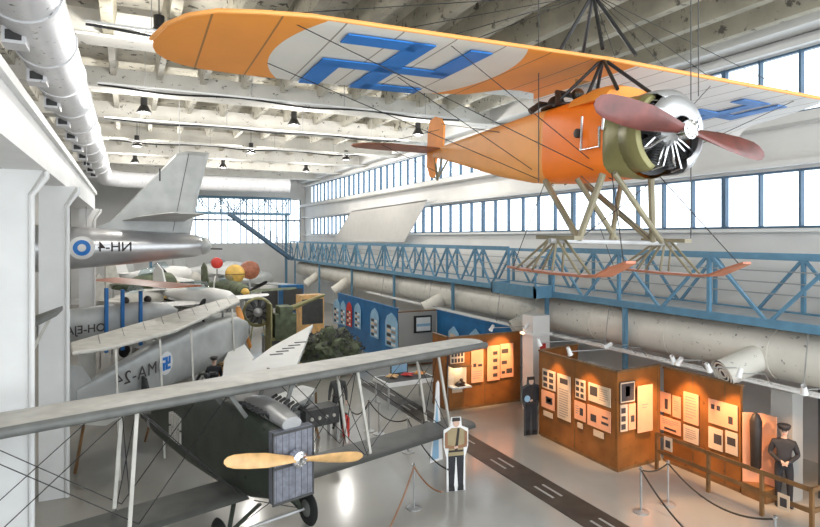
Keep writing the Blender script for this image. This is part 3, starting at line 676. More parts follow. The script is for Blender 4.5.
# ---- people: mannequins and cutouts
def mannequin(loc, rz, label, coat, trousers, cap, name='mannequin', arms='front'):
    t = thing(name, label, 'mannequin', loc, rz)
    V = [(0,0,0.95),(0,0,1.15),(0,0.01,1.38),(0,0,1.50),(0,-0.01,1.58),(0,-0.02,1.68),(0,-0.01,1.76)]
    R = [0.155,0.14,0.165,0.06,0.055,0.10,0.075]; Ed = [(0,1),(1,2),(2,3),(3,4),(4,5),(5,6)]
    for s in (-1,1):
        k = len(V)
        if arms == 'front': V += [(s*0.19,0.0,1.42),(s*0.27,0.02,1.16),(s*0.09,-0.20,1.05),(s*0.02,-0.23,1.03)]
        else: V += [(s*0.19,0.0,1.42),(s*0.25,0.02,1.15),(s*0.27,-0.06,0.92),(s*0.27,-0.08,0.84)]
        R += [0.08,0.055,0.04,0.035]; Ed += [(2,k),(k,k+1),(k+1,k+2),(k+2,k+3)]
        k = len(V); V += [(s*0.10,0,0.88),(s*0.11,-0.01,0.5),(s*0.12,0.02,0.1),(s*0.13,-0.03,0.05),(s*0.14,-0.15,0.04)]; R += [0.10,0.075,0.05,0.05,0.04]
        Ed += [(0,k),(k,k+1),(k+1,k+2),(k+2,k+3),(k+3,k+4)]
    me = bpy.data.meshes.new('b'); me.from_pydata(V, Ed, []); o = bpy.data.objects.new('b', me); COL.objects.link(o)
    md = o.modifiers.new('s', 'SKIN'); o.modifiers.new('d', 'SUBSURF').levels = 2; o.modifiers['d'].render_levels = 2
    for i, sv in enumerate(me.skin_vertices[0].data): sv.radius = (R[i], R[i]*(0.75 if i in (0,1,2) else 1)); sv.use_root = (i == 0)
    dg = bpy.context.evaluated_depsgraph_get(); m2 = bpy.data.meshes.new_from_object(o.evaluated_get(dg)); bpy.data.objects.remove(o)
    m2.name = 'body'
    m2.materials.clear()
    for q in (M['skin'], coat, trousers, M['black']): m2.materials.append(q)
    for p in m2.polygons:
        c = p.center; p.use_smooth = True
        hand = (c.y < -0.19 and 0.9 < c.z < 1.15 and abs(c.x) < 0.07) if arms == 'front' else (abs(c.x) > 0.2 and c.z < 0.9 and c.z > 0.75)
        p.material_index = 0 if c.z > 1.52 or hand else 1 if c.z > 0.86 else 2 if c.z > 0.14 else 3
    b = bpy.data.objects.new('body', m2); COL.objects.link(b); b.parent = t
    mb = MB(); mb.box((-0.14,-0.10,1.0),(0.14,-0.02,1.0)); 
    if cap: MB().lathe([(0.10,1.72),(0.125,1.76),(0.14,1.80),(0.12,1.83),(0.03,1.84)], c=(0,-0.02,0), n=20).build('cap', cap, t, smooth=True)
    mb = MB(); mb.prism([(-0.07,-0.10,1.735),(0.07,-0.10,1.735),(0.05,-0.175,1.725),(-0.05,-0.175,1.725)],(0,0,0.012)); mb.build('cap_peak', M['black'], t)
    mb = MB(); mb.prism([(-0.012,-0.115,1.66),(0.012,-0.115,1.66),(0,-0.145,1.655)],(0,0,0.035)); mb.build('nose', M['skin'], t)
    mb = MB()
    for s in (-1,1): mb.ball((s*0.035,-0.11,1.695),0.012,n=8,k=5)
    mb.build('eyes', M['ink'], t)
    mb = MB(); mb.box((-0.025,-0.115,1.625),(0.025,-0.108,1.632)); mb.build('mouth', M['red'], t)
    mb = MB(); mb.tube([(-0.17,0,1.02),(-0.12,-0.12,1.02),(0,-0.145,1.02),(0.12,-0.12,1.02),(0.17,0,1.02),(0.12,0.12,1.02),(0,0.145,1.02),(-0.12,0.12,1.02),(-0.17,0,1.02)],0.022,n=6); mb.build('belt', M['leather'], t)
    mb = MB()
    for s in (-1,1):
        for j in range(5):
            if arms == 'front': mb.tube([(s*0.03,-0.23,1.045-0.012*j),(s*-0.02,-0.255,1.04-0.014*j),(s*-0.05,-0.25,1.03-0.014*j)],0.0085,n=5)
            else: mb.tube([(s*(0.25+0.01*j),-0.08,0.83),(s*(0.25+0.01*j),-0.10,0.78),(s*(0.25+0.01*j),-0.10,0.75)],0.0085,n=5)
    mb.build('fingers', M['skin'], t)
    return t
p = onz(784,506,0)
mannequin((p.x,p.y,0), -0.95, 'mannequin in dark uniform and peaked cap behind the wooden railing', M['navy'], M['navy'], M['navy'])
p = W(214,390,20.6)
mannequin((p.x,p.y,0), -0.1, 'small dark mannequin in flying dress beside the white swept wing', M['navy'], M['navy'], M['leather'], arms='side')
p = onz(338,428,0)
mannequin((p.x,p.y,0), -0.4, 'dark mannequin standing behind the wing struts near the ropes', M['dark'], M['navy'], M['navy'], arms='side')

def standee(p, rz, label, h, parts, base=True):
    """parts: list of (polygon[(x,z)], material) in units of the figure's height, mirrored where needed"""
    t = thing('cardboard_standee', label, 'standee', (p[0],p[1],0), rz)
    for i, (nm, polys, m) in enumerate(parts):
        mb = MB()
        for poly in polys: mb.prism([Vector((x*h,-0.004*i,z*h)) for x, z in poly], (0,0.02+0.004*i,0))
        mb.build(nm, m, t)
    mb = MB(); mb.prism([(-0.12,0.02,0),(0.12,0.02,0),(0.05,0.35,0)],(0,0,0.02)); mb.prism([(-0.02,0.02,0),(-0.02,0.32,0),(-0.02,0.02,0.9)],(0.03,0,0))
    mb.build('easel_foot', M['white'], t)
def circ(cx, cz, r, n=12, sx=1): return [(cx+r*sx*math.cos(2*PI*k/n), cz+r*math.sin(2*PI*k/n)) for k in range(n)]
sil = [(-0.13,0),(0.13,0),(0.13,0.45),(0.17,0.6),(0.17,0.82),(0.08,0.86),(0.07,0.98),(-0.07,0.98),(-0.08,0.86),(-0.17,0.82),(-0.17,0.6),(-0.13,0.45)]
body = lambda coat, trou, out: [('board', [sil], out),
   ('trousers', [[(-0.10,0.04),(-0.03,0.04),(-0.005,0.45),(0.005,0.45),(0.03,0.04),(0.10,0.04),(0.11,0.5),(-0.11,0.5)]], trou),
   ('coat', [[(-0.11,0.47),(0.11,0.47),(0.10,0.6),(0.16,0.62),(0.155,0.78),(0.06,0.84),(-0.06,0.84),(-0.155,0.78),(-0.16,0.62),(-0.10,0.6)]], coat),
   ('belt', [[(-0.105,0.52),(0.105,0.52),(0.105,0.545),(-0.105,0.545)],[(-0.02,0.545),(0.02,0.545),(0.05,0.83),(0.02,0.84)]], M['leather']),
   ('arms', [[(-0.155,0.78),(-0.12,0.79),(-0.115,0.62),(-0.02,0.60),(-0.02,0.565),(-0.15,0.58)],[(0.155,0.78),(0.12,0.79),(0.115,0.62),(0.02,0.60),(0.02,0.565),(0.15,0.58)]], trou if coat is M['navy'] else M['ropebr']),
   ('hands', [circ(-0.012,0.58,0.018,8),circ(0.012,0.585,0.018,8)], M['skin']),
   ('face', [circ(0,0.905,0.055,12,0.8)], M['skin']),
   ('cap', [[(-0.055,0.93),(0.055,0.93),(0.05,0.975),(-0.05,0.975)]], M['leather']),
   ('boots', [[(-0.10,0.01),(-0.02,0.01),(-0.03,0.08),(-0.10,0.08)],[(0.02,0.01),(0.10,0.01),(0.10,0.08),(0.03,0.08)]], M['black'])]
standee(onz(456,491,0), -0.2, 'lifelike cutout figure in yellowish jacket and dark trousers by the floor runner', 1.78, body(M['khaki'],M['navy'],M['white']))
standee(onz(531,435,0), -0.1, 'dark cutout figure with a pale round badge before the cream pillar', 1.80, body(M['navy'],M['navy'],M['dark'])+[('badge',[circ(-0.08,0.62,0.055)],M['ltblue'])])
standee(onz(437,461,0), 0.25, 'tall slender white and pale blue cutout behind the lower wing tip', 2.15,
   [('board', [[(-0.12,0),(0.10,0),(0.08,0.3),(0.05,0.6),(0.04,0.97),(0.02,1.0),(-0.01,0.97),(-0.04,0.6),(-0.08,0.3)]], M['white']),('dress', [[(-0.09,0.03),(0.03,0.03),(0.02,0.5),(0.0,0.8),(-0.03,0.5)]], M['ltblue'])])

exec_parts = True
# ================================================================ AIRCRAFT
def frame_from_cam(o, fx, fy, fz):
    """matrix for a body whose axes are known from the camera's side: vectors (right, depth, up)"""
    def w(v): return Vector((v[0]*C_+v[1]*S_, -v[0]*S_+v[1]*C_, v[2]))
    a, b, c = w(fx).normalized(), w(fy).normalized(), w(fz).normalized()
    b = (b-a*a.dot(b)).normalized(); c = a.cross(b)
    m = Matrix.Identity(4)
    for i in range(3): m[i][0], m[i][1], m[i][2] = a[i], b[i], c[i]
    p = w((o[0],o[1],0)); m[0][3], m[1][3], m[2][3] = p.x, p.y, EYE+o[2]
    return m
def blade_prop(mb, L, w, hubz=0, ang=0, m=None, c=(0,0,0), ax='x', th=0.06):
    """two-bladed airscrew turning about local x through c"""
    ca, sa = math.cos(ang), math.sin(ang); c = Vector(c)
    for s in (-1, 1):
        rings = []
        for r, ww, tt, tw in [(0.0,0.11,0.10,0.9),(0.10,0.10,0.10,0.9),(0.25,0.75,0.75,0.75),(0.45,1.0,0.55,0.6),(0.7,0.98,0.4,0.42),(0.88,0.85,0.3,0.32),(0.96,0.6,0.22,0.3),(1.0,0.2,0.1,0.3)]:
            rr = r*L*s; W_ = (ww*w/2 if r > 0.2 else 0.075); T = (tt*th if r > 0.2 else 0.065); ring_ = []
            for k in range(12):
                a = 2*PI*k/12; p, q = W_*math.cos(a), T*math.sin(a)*0.6
                # p along chord, q along thickness; twist
                t_ = tw*s; x = q*math.cos(t_)+p*math.sin(t_); tng = p*math.cos(t_)-q*math.sin(t_)
                y = rr*ca-tng*sa; z = rr*sa+tng*ca; ring_.append(c+Vector((x,y,z)))
            rings.append(ring_)
        mb.loft(rings, m)
    return mb
def hooked_cross(cx, cy, hx, hy, w, z, m, th=0.004):
    """hooked cross as thin appliqué on a surface at height z"""
    mb = MB()
    def b(x0,y0,x1,y1): mb.box((min(x0,x1),min(y0,y1),z),(max(x0,x1),max(y0,y1),z-th), m)
    k = w/2
    b(cx-hx,cy-k,cx+hx,cy+k); b(cx-k,cy-hy,cx+k,cy-k); b(cx-k,cy+k,cx+k,cy+hy)
    b(cx+hx-w,cy+k,cx+hx,cy+hy); b(cx-hx,cy-k,cx-hx+w,cy-hy)
    b(cx-k,cy+hy-w,cx-hx,cy+hy) ; b(cx+k,cy-hy+w,cx+hx,cy-hy)
    return mb

# ---------------------------------------------------------------- hanging orange monoplane
om = thing('monoplane', 'orange and white parasol monoplane on skis hanging nose right under the ceiling', 'aeroplane')
om.matrix_world = frame_from_cam((2.604,7.856,2.356), (.412,-.911,-.015), (.911,.413,-.022), (.026,-.005,1))
wz = lambda y: (-0.035*y if y > 0 else -0.003*y)
wl = [(0.0,0,-1.95),(0.3,0,-2.0),(0.7,0,-2.55),(1.2,0,-2.70),(2,0,-2.72),(3,0,-2.72),(4,0,-2.70),(4.5,-0.04,-2.66),(4.9,-0.18,-2.58),(5.15,-0.42,-2.45),(5.35,-0.8,-2.25),(5.46,-1.15,-2.0),(5.50,-1.4,-1.75)]
wr = [(-0.0,0,-1.95,0),(-0.3,0,-2.0,0),(-0.7,0,-2.55,0),(-1.2,0,-2.70,0),(-2,0,-2.72,0),(-3,0,-2.75,-0.03),(-4,0,-2.85,-0.12),(-4.6,0,-2.95,-0.2),(-4.9,-0.2,-2.95,-0.22),(-5.2,-0.75,-2.88,-0.22),(-5.45,-1.3,-2.75,-0.22),(-5.65,-1.8,-2.6,-0.2),(-5.78,-2.1,-2.35,-0.2)]
WH = (0.78,0.76,0.70); OR = (0.90,0.33,0.045)
mL = zone_mat('left_wing_fabric', OR, [(WH,-1.35,2.52,2.2,1.62)], seams=0.68)
mR = zone_mat('right_wing_fabric', (0.82,0.80,0.78), [(OR,'y>',-0.55),((0.80,0.80,0.80),-1.35,-3.7,2.4,1.9)], seams=0.45)
wing_mesh([(y,a,b,wz(y),1.0 if a > -0.3 else 0.5) for y,a,b in wl], thick=0.13, n=12).build('wing', mL, om, smooth=True)
wing_mesh([(y,a,b,wz(y),1.0 if a > -0.3 else 0.5,dr) for y,a,b,dr in wr], thick=0.13, n=12).build('wing', mR, om, smooth=True)
# leading-edge cap
mb = MB(); mb.tube([(0.01,y,wz(y)+0.02) for y,a,b in wl[:7]]+[(-0.03,4.5,wz(4.5)),(-0.17,4.92,wz(4.9)),(-0.41,5.18,wz(5.2)),(-0.8,5.38,wz(5.4)),(-1.4,5.52,wz(5.5))], 0.026, n=8); mb.build('leading_edge', M['peach'], om, smooth=True)
mb = MB(); mb.tube([(0.01,y,wz(y)+0.02) for y,a,b,dr in wr[:8]], 0.03, n=8); mb.build('leading_edge', M['peach'], om, smooth=True)
# insignia, laid on the sloping under-surface
def sheared(mb, off):
    def dr(y):
        if y > -2: return 0
        for p_, q_ in zip(wr[4:-1], wr[5:]):
            if q_[0] <= y <= p_[0]: return p_[3]+(q_[3]-p_[3])*(p_[0]-y)/(p_[0]-q_[0])
        return -0.2
    mb.v = [(x, y, z+wz(y)+off+dr(y)*(x/2.9)**2) for x, y, z in mb.v]; return mb
def emblem(cy, sgn, m, hx=1.2, hy=0.95, w=0.31, cx=-1.45):
    # fine strips so it follows the fabric
    mb = MB()
    def b(x0,x1,y0,y1):
        n_ = 8
        for k in range(n_):
            a0 = x0+(x1-x0)*k/n_; a1 = x0+(x1-x0)*(k+1)/n_; mb.box((cx+a0,cy+sgn*y0,-0.040),(cx+a1,cy+sgn*y1,-0.022), m)
    b(-hx,hx,-w/2,w/2); b(-w/2,w/2,-hy,hy); b(hx-w,hx,0,hy); b(-hx,-hx+w,-hy,0); b(-hx,0,hy-w,hy); b(0,hx,-hy,-hy+w)
    return sheared(mb, 0)
emblem(2.55, 1, M['insblue']).build('insignia', M['insblue'], om)
emblem(-3.95, 1, M['insblue2'], 0.95, 0.55, 0.24, -1.45).build('insignia', M['insblue2'], om)
# fuselage
st = [(0.48,0.43,-0.63,-1.60,5),(0.2,0.43,-0.60,-1.60,5),(-0.4,0.42,-0.52,-1.60,5),(-0.78,0.41,-0.52,-1.59,5),(-1.3,0.39,-0.52,-1.56,5),(-2.2,0.33,-0.54,-1.40,5),(-3.3,0.22,-0.56,-1.14,5),(-4.5,0.10,-0.58,-0.86,5),(-5.05,0.03,-0.60,-0.76,5)]
fr = [ring(x,w,a,b,24,e) for x,w,a,b,e in st]
mb = MB(); mb.loft(fr[3:], M['peach']); mb.build('rear_fuselage', M['peach'], om, smooth=True)
mb = MB(); mb.loft(fr[:4], M['orange2']); mb.build('front_fuselage', M['orange2'], om, smooth=True)
# upper decking round the cockpits
mb = MB()
rings = []
for x, w, h in ((0.48,0.42,0.10),(0.3,0.42,0.16),(0.0,0.41,0.17),(-0.25,0.40,0.12)):
    rings.append([Vector((x, w*math.cos(PI*k/10), -0.64+(h+0.08)*math.sin(PI*k/10))) for k in range(11)])
mb.loft(rings); mb.build('cockpit_coaming', M['orange'], om, smooth=True)
mb = MB(); mb.lathe([(0.40,0),(0.40,0.02),(0.30,0.05)], c=(-0.72,0,-0.53), n=20); 
mb.tube([(-0.5,0.36,-0.52),(-0.6,0.3,-0.36),(-0.75,0.2,-0.30),(-0.8,-0.2,-0.3),(-0.6,-0.3,-0.36)], 0.04, n=8); mb.ball((-0.95,0.05,-0.42),0.13); mb.ball((-0.6,-0.05,-0.33),0.09)
mb.tube([(-1.25,0.3,-0.5),(-1.2,0.15,-0.38),(-1.2,-0.15,-0.38)],0.05,n=8)
mb.build('cockpit_fittings', M['leather'], om, smooth=True)
mb = MB(); mb.prism([(-0.28,0.26,-0.46),(-0.28,-0.26,-0.46),(-0.36,-0.2,-0.2),(-0.36,0.2,-0.2)],(0.01,0,0)); mb.build('windscreen', M['glass2'], om)
# cowl: olive drum open low at the front, silver cap on the upper half
HZ = -1.13; R_ = 0.52; HX = 1.30
def arc(x, r, a0, a1, n=18): return [Vector((x, r*math.cos(a0+(a1-a0)*k/n), HZ+r*math.sin(a0+(a1-a0)*k/n))) for k in range(n+1)]
mb = MB(); mb.loft([ring(0.47,0.44,-0.63,-1.60,28,4.5)]+[ring(0.65,0.50,HZ+0.51,HZ-0.51,28,2.3)]+[ring(0.80,0.515,HZ+0.51,HZ-0.51,28,2)], caps=False)
def shell(prof, a0, a1, n=20):
    mb_ = MB(); rows = [[Vector((x, r*math.cos(a0+(a1-a0)*k/n), HZ+r*math.sin(a0+(a1-a0)*k/n))) for k in range(n+1)] for x, r in prof]
    vs = [v for r in rows for v in r]; fs = []
    for i in range(len(rows)-1):
        for k in range(n): a = i*(n+1)+k; fs.append((a,a+1,a+n+2,a+n+1))
    mb_.add(vs, fs); return mb_
mb.build('firewall_fairing', M['olive'], om, smooth=True)
MB().lathe([(0.47,0.80),(0.47,0.81)], c=(0,0,HZ), ax='x', n=28).build('firewall', M['dark'], om)
c1 = shell([(0.79,0.515),(1.0,0.52),(1.12,0.50),(1.20,0.43),(1.22,0.34)], math.radians(60), math.radians(245)); o = c1.build('cowl_top', M['silver2'], om, smooth=True)
o.modifiers.new('s','SOLIDIFY').thickness = 0.012
o = shell([(1.19,0.44),(1.25,0.34),(1.275,0.24),(1.28,0.17)], math.radians(35), math.radians(150)).build('cowl_front', M['silver2'], om, smooth=True); o.modifiers.new('s','SOLIDIFY').thickness = 0.01
c2 = shell([(0.79,0.512),(1.0,0.516),(1.06,0.50),(1.09,0.45)], math.radians(-62), math.radians(60)); o = c2.build('cowl_side', M['olive'], om, smooth=True); o.modifiers.new('s','SOLIDIFY').thickness = 0.012
# rotary engine: nine finned cylinders round a crankcase
mb = MB(); mb.lathe([(0.02,0.86),(0.14,0.88),(0.15,1.10),(0.08,1.16),(0.05,HX)], c=(0,0,HZ), ax='x', n=20); mb.build('crankcase', M['steel'], om, smooth=True)
for k in range(9):
    a = 2*PI*k/9+0.2; d = Vector((0,math.cos(a),math.sin(a))); c0 = Vector((1.0,0,HZ))
    mb = MB(); mb.tube([c0+d*0.12, c0+d*0.42], 0.055, n=10)
    for j in range(7): mb.tube([c0+d*(0.2+j*0.032), c0+d*(0.208+j*0.032)], 0.08, n=12)
    mb.build('engine_cylinder', M['dark'], om)
    mb = MB(); mb.tube([Vector((1.13,0,HZ))+d*0.1, Vector((1.15,0,HZ))+d*0.43, c0+d*0.46], 0.014, n=6); mb.build('push_rod', M['chrome'], om, smooth=True)
    a2 = a+0.2; d2 = Vector((0,math.cos(a2),math.sin(a2))); mb = MB(); mb.tube([Vector((1.10,0,HZ))+d2*0.13, Vector((1.12,0,HZ))+d2*0.28, c0+d*0.40+Vector((0.06,0,0))], 0.016, n=6); mb.build('intake_pipe', M['chrome'], om, smooth=True)
# airscrew: hub with two blades
ang = math.atan2(-0.20, 1.25)
mb = MB(); blade_prop(mb, 1.34, 0.30, ang=0.12, c=(HX+0.02,0,HZ), th=0.07); mb.build('propeller', M['propred'], om, smooth=True)
mb = MB(); mb.lathe([(0.02,-0.07),(0.11,-0.06),(0.11,0.06),(0.05,0.09),(0.02,0.10)], c=(HX+0.03,0,HZ), ax='x', n=18)
for k in range(8): mb.tube([(HX+0.09,0.08*math.cos(k*PI/4),HZ+0.08*math.sin(k*PI/4)),(HX+0.12,0.08*math.cos(k*PI/4),HZ+0.08*math.sin(k*PI/4))],0.013,n=6)
mb.build('propeller_hub', M['chrome'], om, smooth=True)
# side step / gun bracket and filler
mb = MB(); mb.tube([(0.1,0.45,-0.82),(0.12,0.47,-1.25),(0.45,0.47,-1.25),(0.44,0.47,-1.0)],0.018,n=8); mb.tube([(0.5,0.45,-0.8),(0.5,0.47,-1.05)],0.02,n=8)
mb.build('side_bracket', M['chrome'], om, smooth=True)
MB().lathe([(0.06,0.43),(0.06,0.47),(0.03,0.48)], c=(0.02,0,-1.02), ax='y', n=14).build('filler_cap', M['leather'], om, smooth=True)
# tail surfaces
mb = MB(); pl = [(-4.62,0,-0.60),(-4.60,0,-0.15),(-4.75,0,0.02),(-5.0,0,0.10),(-5.25,0,0.05),(-5.34,0,-0.2),(-5.35,0,-0.9),(-5.2,0,-1.15),(-5.0,0,-1.2),(-4.92,0,-0.8)]
mb.prism([Vector(q)-Vector((0,0.02,0)) for q in pl], (0,0.04,0)); mb.build('rudder', M['orange'], om)
st = [(-1.75,-5.2,-5.35),(-1.6,-4.85,-5.55),(-1.1,-4.6,-5.6),(-0.3,-4.6,-5.5),(0.3,-4.6,-5.5),(1.1,-4.6,-5.6),(1.6,-4.85,-5.55),(1.75,-5.2,-5.35)]
wing_mesh([(y,a,b,-0.62) for y,a,b in st], thick=0.05, n=6).build('elevator', M['skiwood'], om, smooth=True)
mb = MB(); mb.tube([(-4.5,0.08,-0.8),(-4.85,0,-1.22)],0.02); mb.tube([(-4.5,-0.08,-0.8),(-4.85,0,-1.22)],0.02); mb.tube([(-5.0,0,-0.75),(-4.85,0,-1.25)],0.025); mb.tube([(-4.85,0,-1.22),(-5.2,0,-1.12)],0.02)
mb.build('tail_skid', M['strut'], om)
# cabane under the wing and the pylon above it
mb = MB(); ap = (-0.05,0,0.03)
for x, y in ((0.55,0.30),(0.55,-0.30),(-0.62,0.36),(-0.62,-0.36),(0.05,0.34)): mb.tube([(x,y,-0.54),ap], 0.024, n=8)
mb.build('cabane', M['black'], om)
mb = MB(); top = (-0.28,0,0.98)
for x, y in ((0.25,0.28),(0.25,-0.28),(-0.85,0.28),(-0.85,-0.28)): mb.tube([(x,y,0.04),top], 0.026, n=8)
mb.ball(top, 0.05); mb.build('pylon', M['black'], om)
# flying and landing wires
wr_ = []
for y in (4.1,2.2):
    for x in (-0.25,-1.9):
        wr_ += [(top,(x,y,wz(y)+0.12)),((0.3 if x > -1 else -0.9,0.1,-1.62 if y > 3 else -1.6),(x,y,wz(y)))]
        wr_ += [(top,(x,-y*1.05,wz(-y)+0.12)),((0.3 if x > -1 else -0.9,-0.1,-1.6),(x,-y*1.05,wz(-y)))]
wr_ += [((-4.8,0,-0.2),(-4.8,1.3,-0.6)),((-4.8,0,-1.1),(-4.8,1.3,-0.62)),((-2.0,0.35,-0.7),(-4.7,0.02,-0.1))]
wires(MB(), wr_, 0.006).build('bracing_wire', M['black'], om)
# landing gear: two V frames each side, axle, skis on pylons
mb = MB(); nodes = {}
for s in (1,-1):
    a = (0.30,s*0.62,-2.40)
    mb.tube([(-0.75,s*0.36,-1.58),a],0.042,n=8); mb.tube([(0.45,s*0.40,-1.58),a],0.042,n=8); 
    mb.tube([(-0.05,s*0.38,-1.6),(0.25,-s*0.05,-2.40)],0.035,n=8)
mb.tube([(0.62,0.38,-1.58),(0.45,-0.62,-2.40)],0.035,n=8)
mb.build('landing_gear', M['strut'], om)
MB().tube([(0.28,-1.05,-2.42),(0.28,1.05,-2.42)],0.035,n=10).build('axle', M['steel'], om)
for s in (1,-1):
    y = s*0.9
    mb = MB(); mb.beam((-0.12,y,-2.38),(0.62,y,-2.38),0.12,0.05)
    for dx in (-0.5,-0.15,0.25,0.75):
        for dy in (-0.06,0.06): mb.tube([(0.15+0.15*(dx>0),y+dy,-2.40),(dx,y+dy*1.3,-2.80)],0.016,n=6)
    mb.build('ski_pedestal', M['strut'], om)
    mb = MB(); pr = [(-0.78,-2.80),(-0.4,-2.815),(0.3,-2.82),(0.9,-2.81),(1.05,-2.79),(1.25,-2.70),(1.45,-2.62)]
    rings = [[Vector((x,y-w,z-0.014)),Vector((x,y+w,z-0.014)),Vector((x,y+w,z+0.014)),Vector((x,y-w,z+0.014))] for (x,z),w in zip(pr,(0.05,0.11,0.13,0.13,0.13,0.12,0.07))]
    mb.loft(rings); mb.build('ski', M['skiwood'], om)
    for w_ in [((-0.7,y,-2.79),(-0.75,s*0.36,-1.58)),((1.35,y,-2.64),(0.6,s*0.4,-1.58)),((0.3,s*0.62,-2.4),(0.28,-s*0.6,-1.6))]: wires(MB(), [w_], 0.006).build('check_wire', M['black'], om)
# the machine was laid out with its far side on -y; bring every part to the right-handed frame
for ch in om.children_recursive:
    if ch.type == 'MESH':
        for v in ch.data.vertices: v.co.y = -v.co.y
        ch.data.flip_normals()
# suspension cables, real steel wires up to the roof
bpy.context.view_layer.update()
mw = om.matrix_world @ Matrix.Diagonal((1,-1,1,1))
for k, (q, lab) in enumerate([((-0.85,0.4,-1.6),'steel suspension cable crossing the orange fuselage side'),((1.0,-0.5,-2.35),'steel suspension cable passing the engine down to the far ski'),((0.95,-0.62,-0.6),'second thin steel cable right of the propeller'),((-0.28,0,0.98),'steel cable holding the pylon top')]):
    p = mw @ Vector(q)
    tag(MB().tube([p, (p.x,p.y,ZC-0.02)], 0.007, n=6).build('suspension_cable', M['dark']), lab, 'cable', 'suspension cables of the monoplane')

# ---------------------------------------------------------------- dark green two-bay biplane in the foreground
bp = thing('biplane', 'dark green box nosed biplane with pale wooden propeller at lower left', 'aeroplane')
hub = W(292,455,10.9); bp.location = (hub.x,hub.y,0); bp.rotation_euler = (0,0,math.atan2(-0.961,0.273))
HB = hub.z
st = [(-0.12,0.40,HB+0.50,HB-0.78,8),(-0.9,0.47,HB+0.62,HB-1.0,6),(-2.0,0.50,HB+0.68,HB-1.15,5),(-3.0,0.50,HB+0.60,HB-1.22,4.5),(-4.2,0.46,HB+0.35,HB-1.28,4.5),(-5.6,0.34,HB-0.15,HB-1.32,4.5),(-7.2,0.18,HB-0.62,HB-1.36,4.5),(-8.3,0.05,HB-0.92,HB-1.30,4.5)]
fr = [ring(x,w,a,b,28,e) for x,w,a,b,e in st]
MB().loft(fr).build('fuselage', M['green'], bp, smooth=True)
mb = MB(); mb.box((-0.12,-0.41,HB-0.80),(0.06,0.41,HB+0.50)); mb.build('radiator', M['radiator'], bp)
mb = MB()
for z in (-0.8,-0.16,0.46): mb.box((0.05,-0.43,HB+z-0.015),(0.075,0.43,HB+z+0.03))
for y in (-0.43,0.40): mb.box((0.05,y,HB-0.80),(0.075,y+0.03,HB+0.50))
for k in range(6): mb.box((0.06,-0.36+k*0.13,HB-0.76),(0.066,-0.355+k*0.13,HB+0.46))
mb.build('radiator_frame', M['dark'], bp)
mb = MB(); mb.loft([ring(x,w,a,b,18,2) for x,w,a,b in ((0.0,0.20,HB+0.70,HB+0.45),(-0.6,0.26,HB+0.82,HB+0.5),(-1.3,0.28,HB+0.84,HB+0.5),(-1.6,0.22,HB+0.78,HB+0.5))]); mb.build('engine_bonnet', M['steel'], bp, smooth=True)
for s in (-1,1):
    for k in range(6): MB().tube([(-0.45-0.17*k,s*0.20,HB+0.60),(-0.45-0.17*k,s*0.30,HB+0.74),(-0.50-0.17*k,s*0.42,HB+0.76)],0.035,n=8).build('exhaust_stub', M['black'], bp, smooth=True)
mb = MB(); blade_prop(mb, 1.46, 0.26, ang=-0.21, c=(0.26,0,HB), th=0.07); mb.build('propeller', M['propwood'], bp, smooth=True)
mb = MB(); mb.lathe([(0.05,0.06),(0.14,0.12),(0.14,0.30),(0.05,0.34),(0.02,0.40)], c=(0,0,HB), ax='x', n=18)
for k in range(8): mb.tube([(0.30,0.10*math.cos(k*PI/4),HB+0.10*math.sin(k*PI/4)),(0.35,0.10*math.cos(k*PI/4),HB+0.10*math.sin(k*PI/4))],0.015,n=6)
mb.build('propeller_hub', M['chrome'], bp, smooth=True)
for r in range(2):
    for k in range(5): MB().box((-4.3-0.16*k,-0.50,HB-0.22-0.34*r),(-4.36-0.16*k,-0.40,HB-0.50-0.34*r)).build('louvre', M['wingtop'], bp)
for x, nm in ((-3.1,'cockpit_rim'),(-4.1,'cockpit_rim')):
    z = HB+0.60 if x > -3.5 else HB+0.42
    mb = MB(); mb.tube([(x+0.36*math.cos(2*PI*k/16),0.32*math.sin(2*PI*k/16),z+0.03) for k in range(17)],0.04,n=8); mb.build(nm, M['leather'], bp, smooth=True)
    MB().lathe([(0.32,0),(0.32,0.01)], c=(x,0,z+0.0), n=16).build('cockpit_opening', M['black'], bp)
mb = MB(); mb.tube([(-4.6,0.05,HB+0.55),(-4.3,0.0,HB+0.75),(-3.7,-0.05,HB+0.85)],0.035,n=8); mb.tube([(-4.6,0.25,HB+0.55),(-4.2,0.2,HB+0.75),(-3.7,0.15,HB+0.85)],0.035,n=8); mb.build('rear_guns', M['black'], bp, smooth=True)
mb = MB(); mb.ball((-2.55,-0.1,HB+0.82),0.13,M['red'],sc_=(1,1,1)); mb.tube([(-2.9,-0.1,HB+0.75),(-2.62,-0.1,HB+0.82)],0.12,M['white'],n=12); mb.build('filler_cap', M['red'], bp, smooth=True)
UZ = 3.08; LZ_ = 1.02
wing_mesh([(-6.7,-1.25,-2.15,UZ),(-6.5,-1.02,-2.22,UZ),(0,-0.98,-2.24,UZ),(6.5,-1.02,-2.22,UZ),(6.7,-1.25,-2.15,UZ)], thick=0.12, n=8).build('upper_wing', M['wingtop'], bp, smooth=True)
mb = MB(); mb.tube([(-0.98,-6.5,UZ+0.0),(-0.98,6.5,UZ+0.0)],0.085,n=10); mb.build('leading_edge', M['wingdk'], bp, smooth=True)  # dark tube: the shading along the wing's front edge put into its colour
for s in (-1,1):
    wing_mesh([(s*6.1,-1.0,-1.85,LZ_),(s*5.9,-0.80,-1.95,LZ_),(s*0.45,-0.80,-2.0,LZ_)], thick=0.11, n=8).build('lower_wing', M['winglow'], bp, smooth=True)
mb = MB()
for s in (-1,1):
    for y, y2 in ((2.35,2.55),(4.9,5.1)):
        for xu, xl in ((-1.2,-0.95),(-2.05,-1.85)):
            MB().beam((xu,s*y,UZ),(xl,s*y2,LZ_+0.1),0.04,0.065,up=(0,1,0)).build('interplane_strut', M['wingtop'], bp)
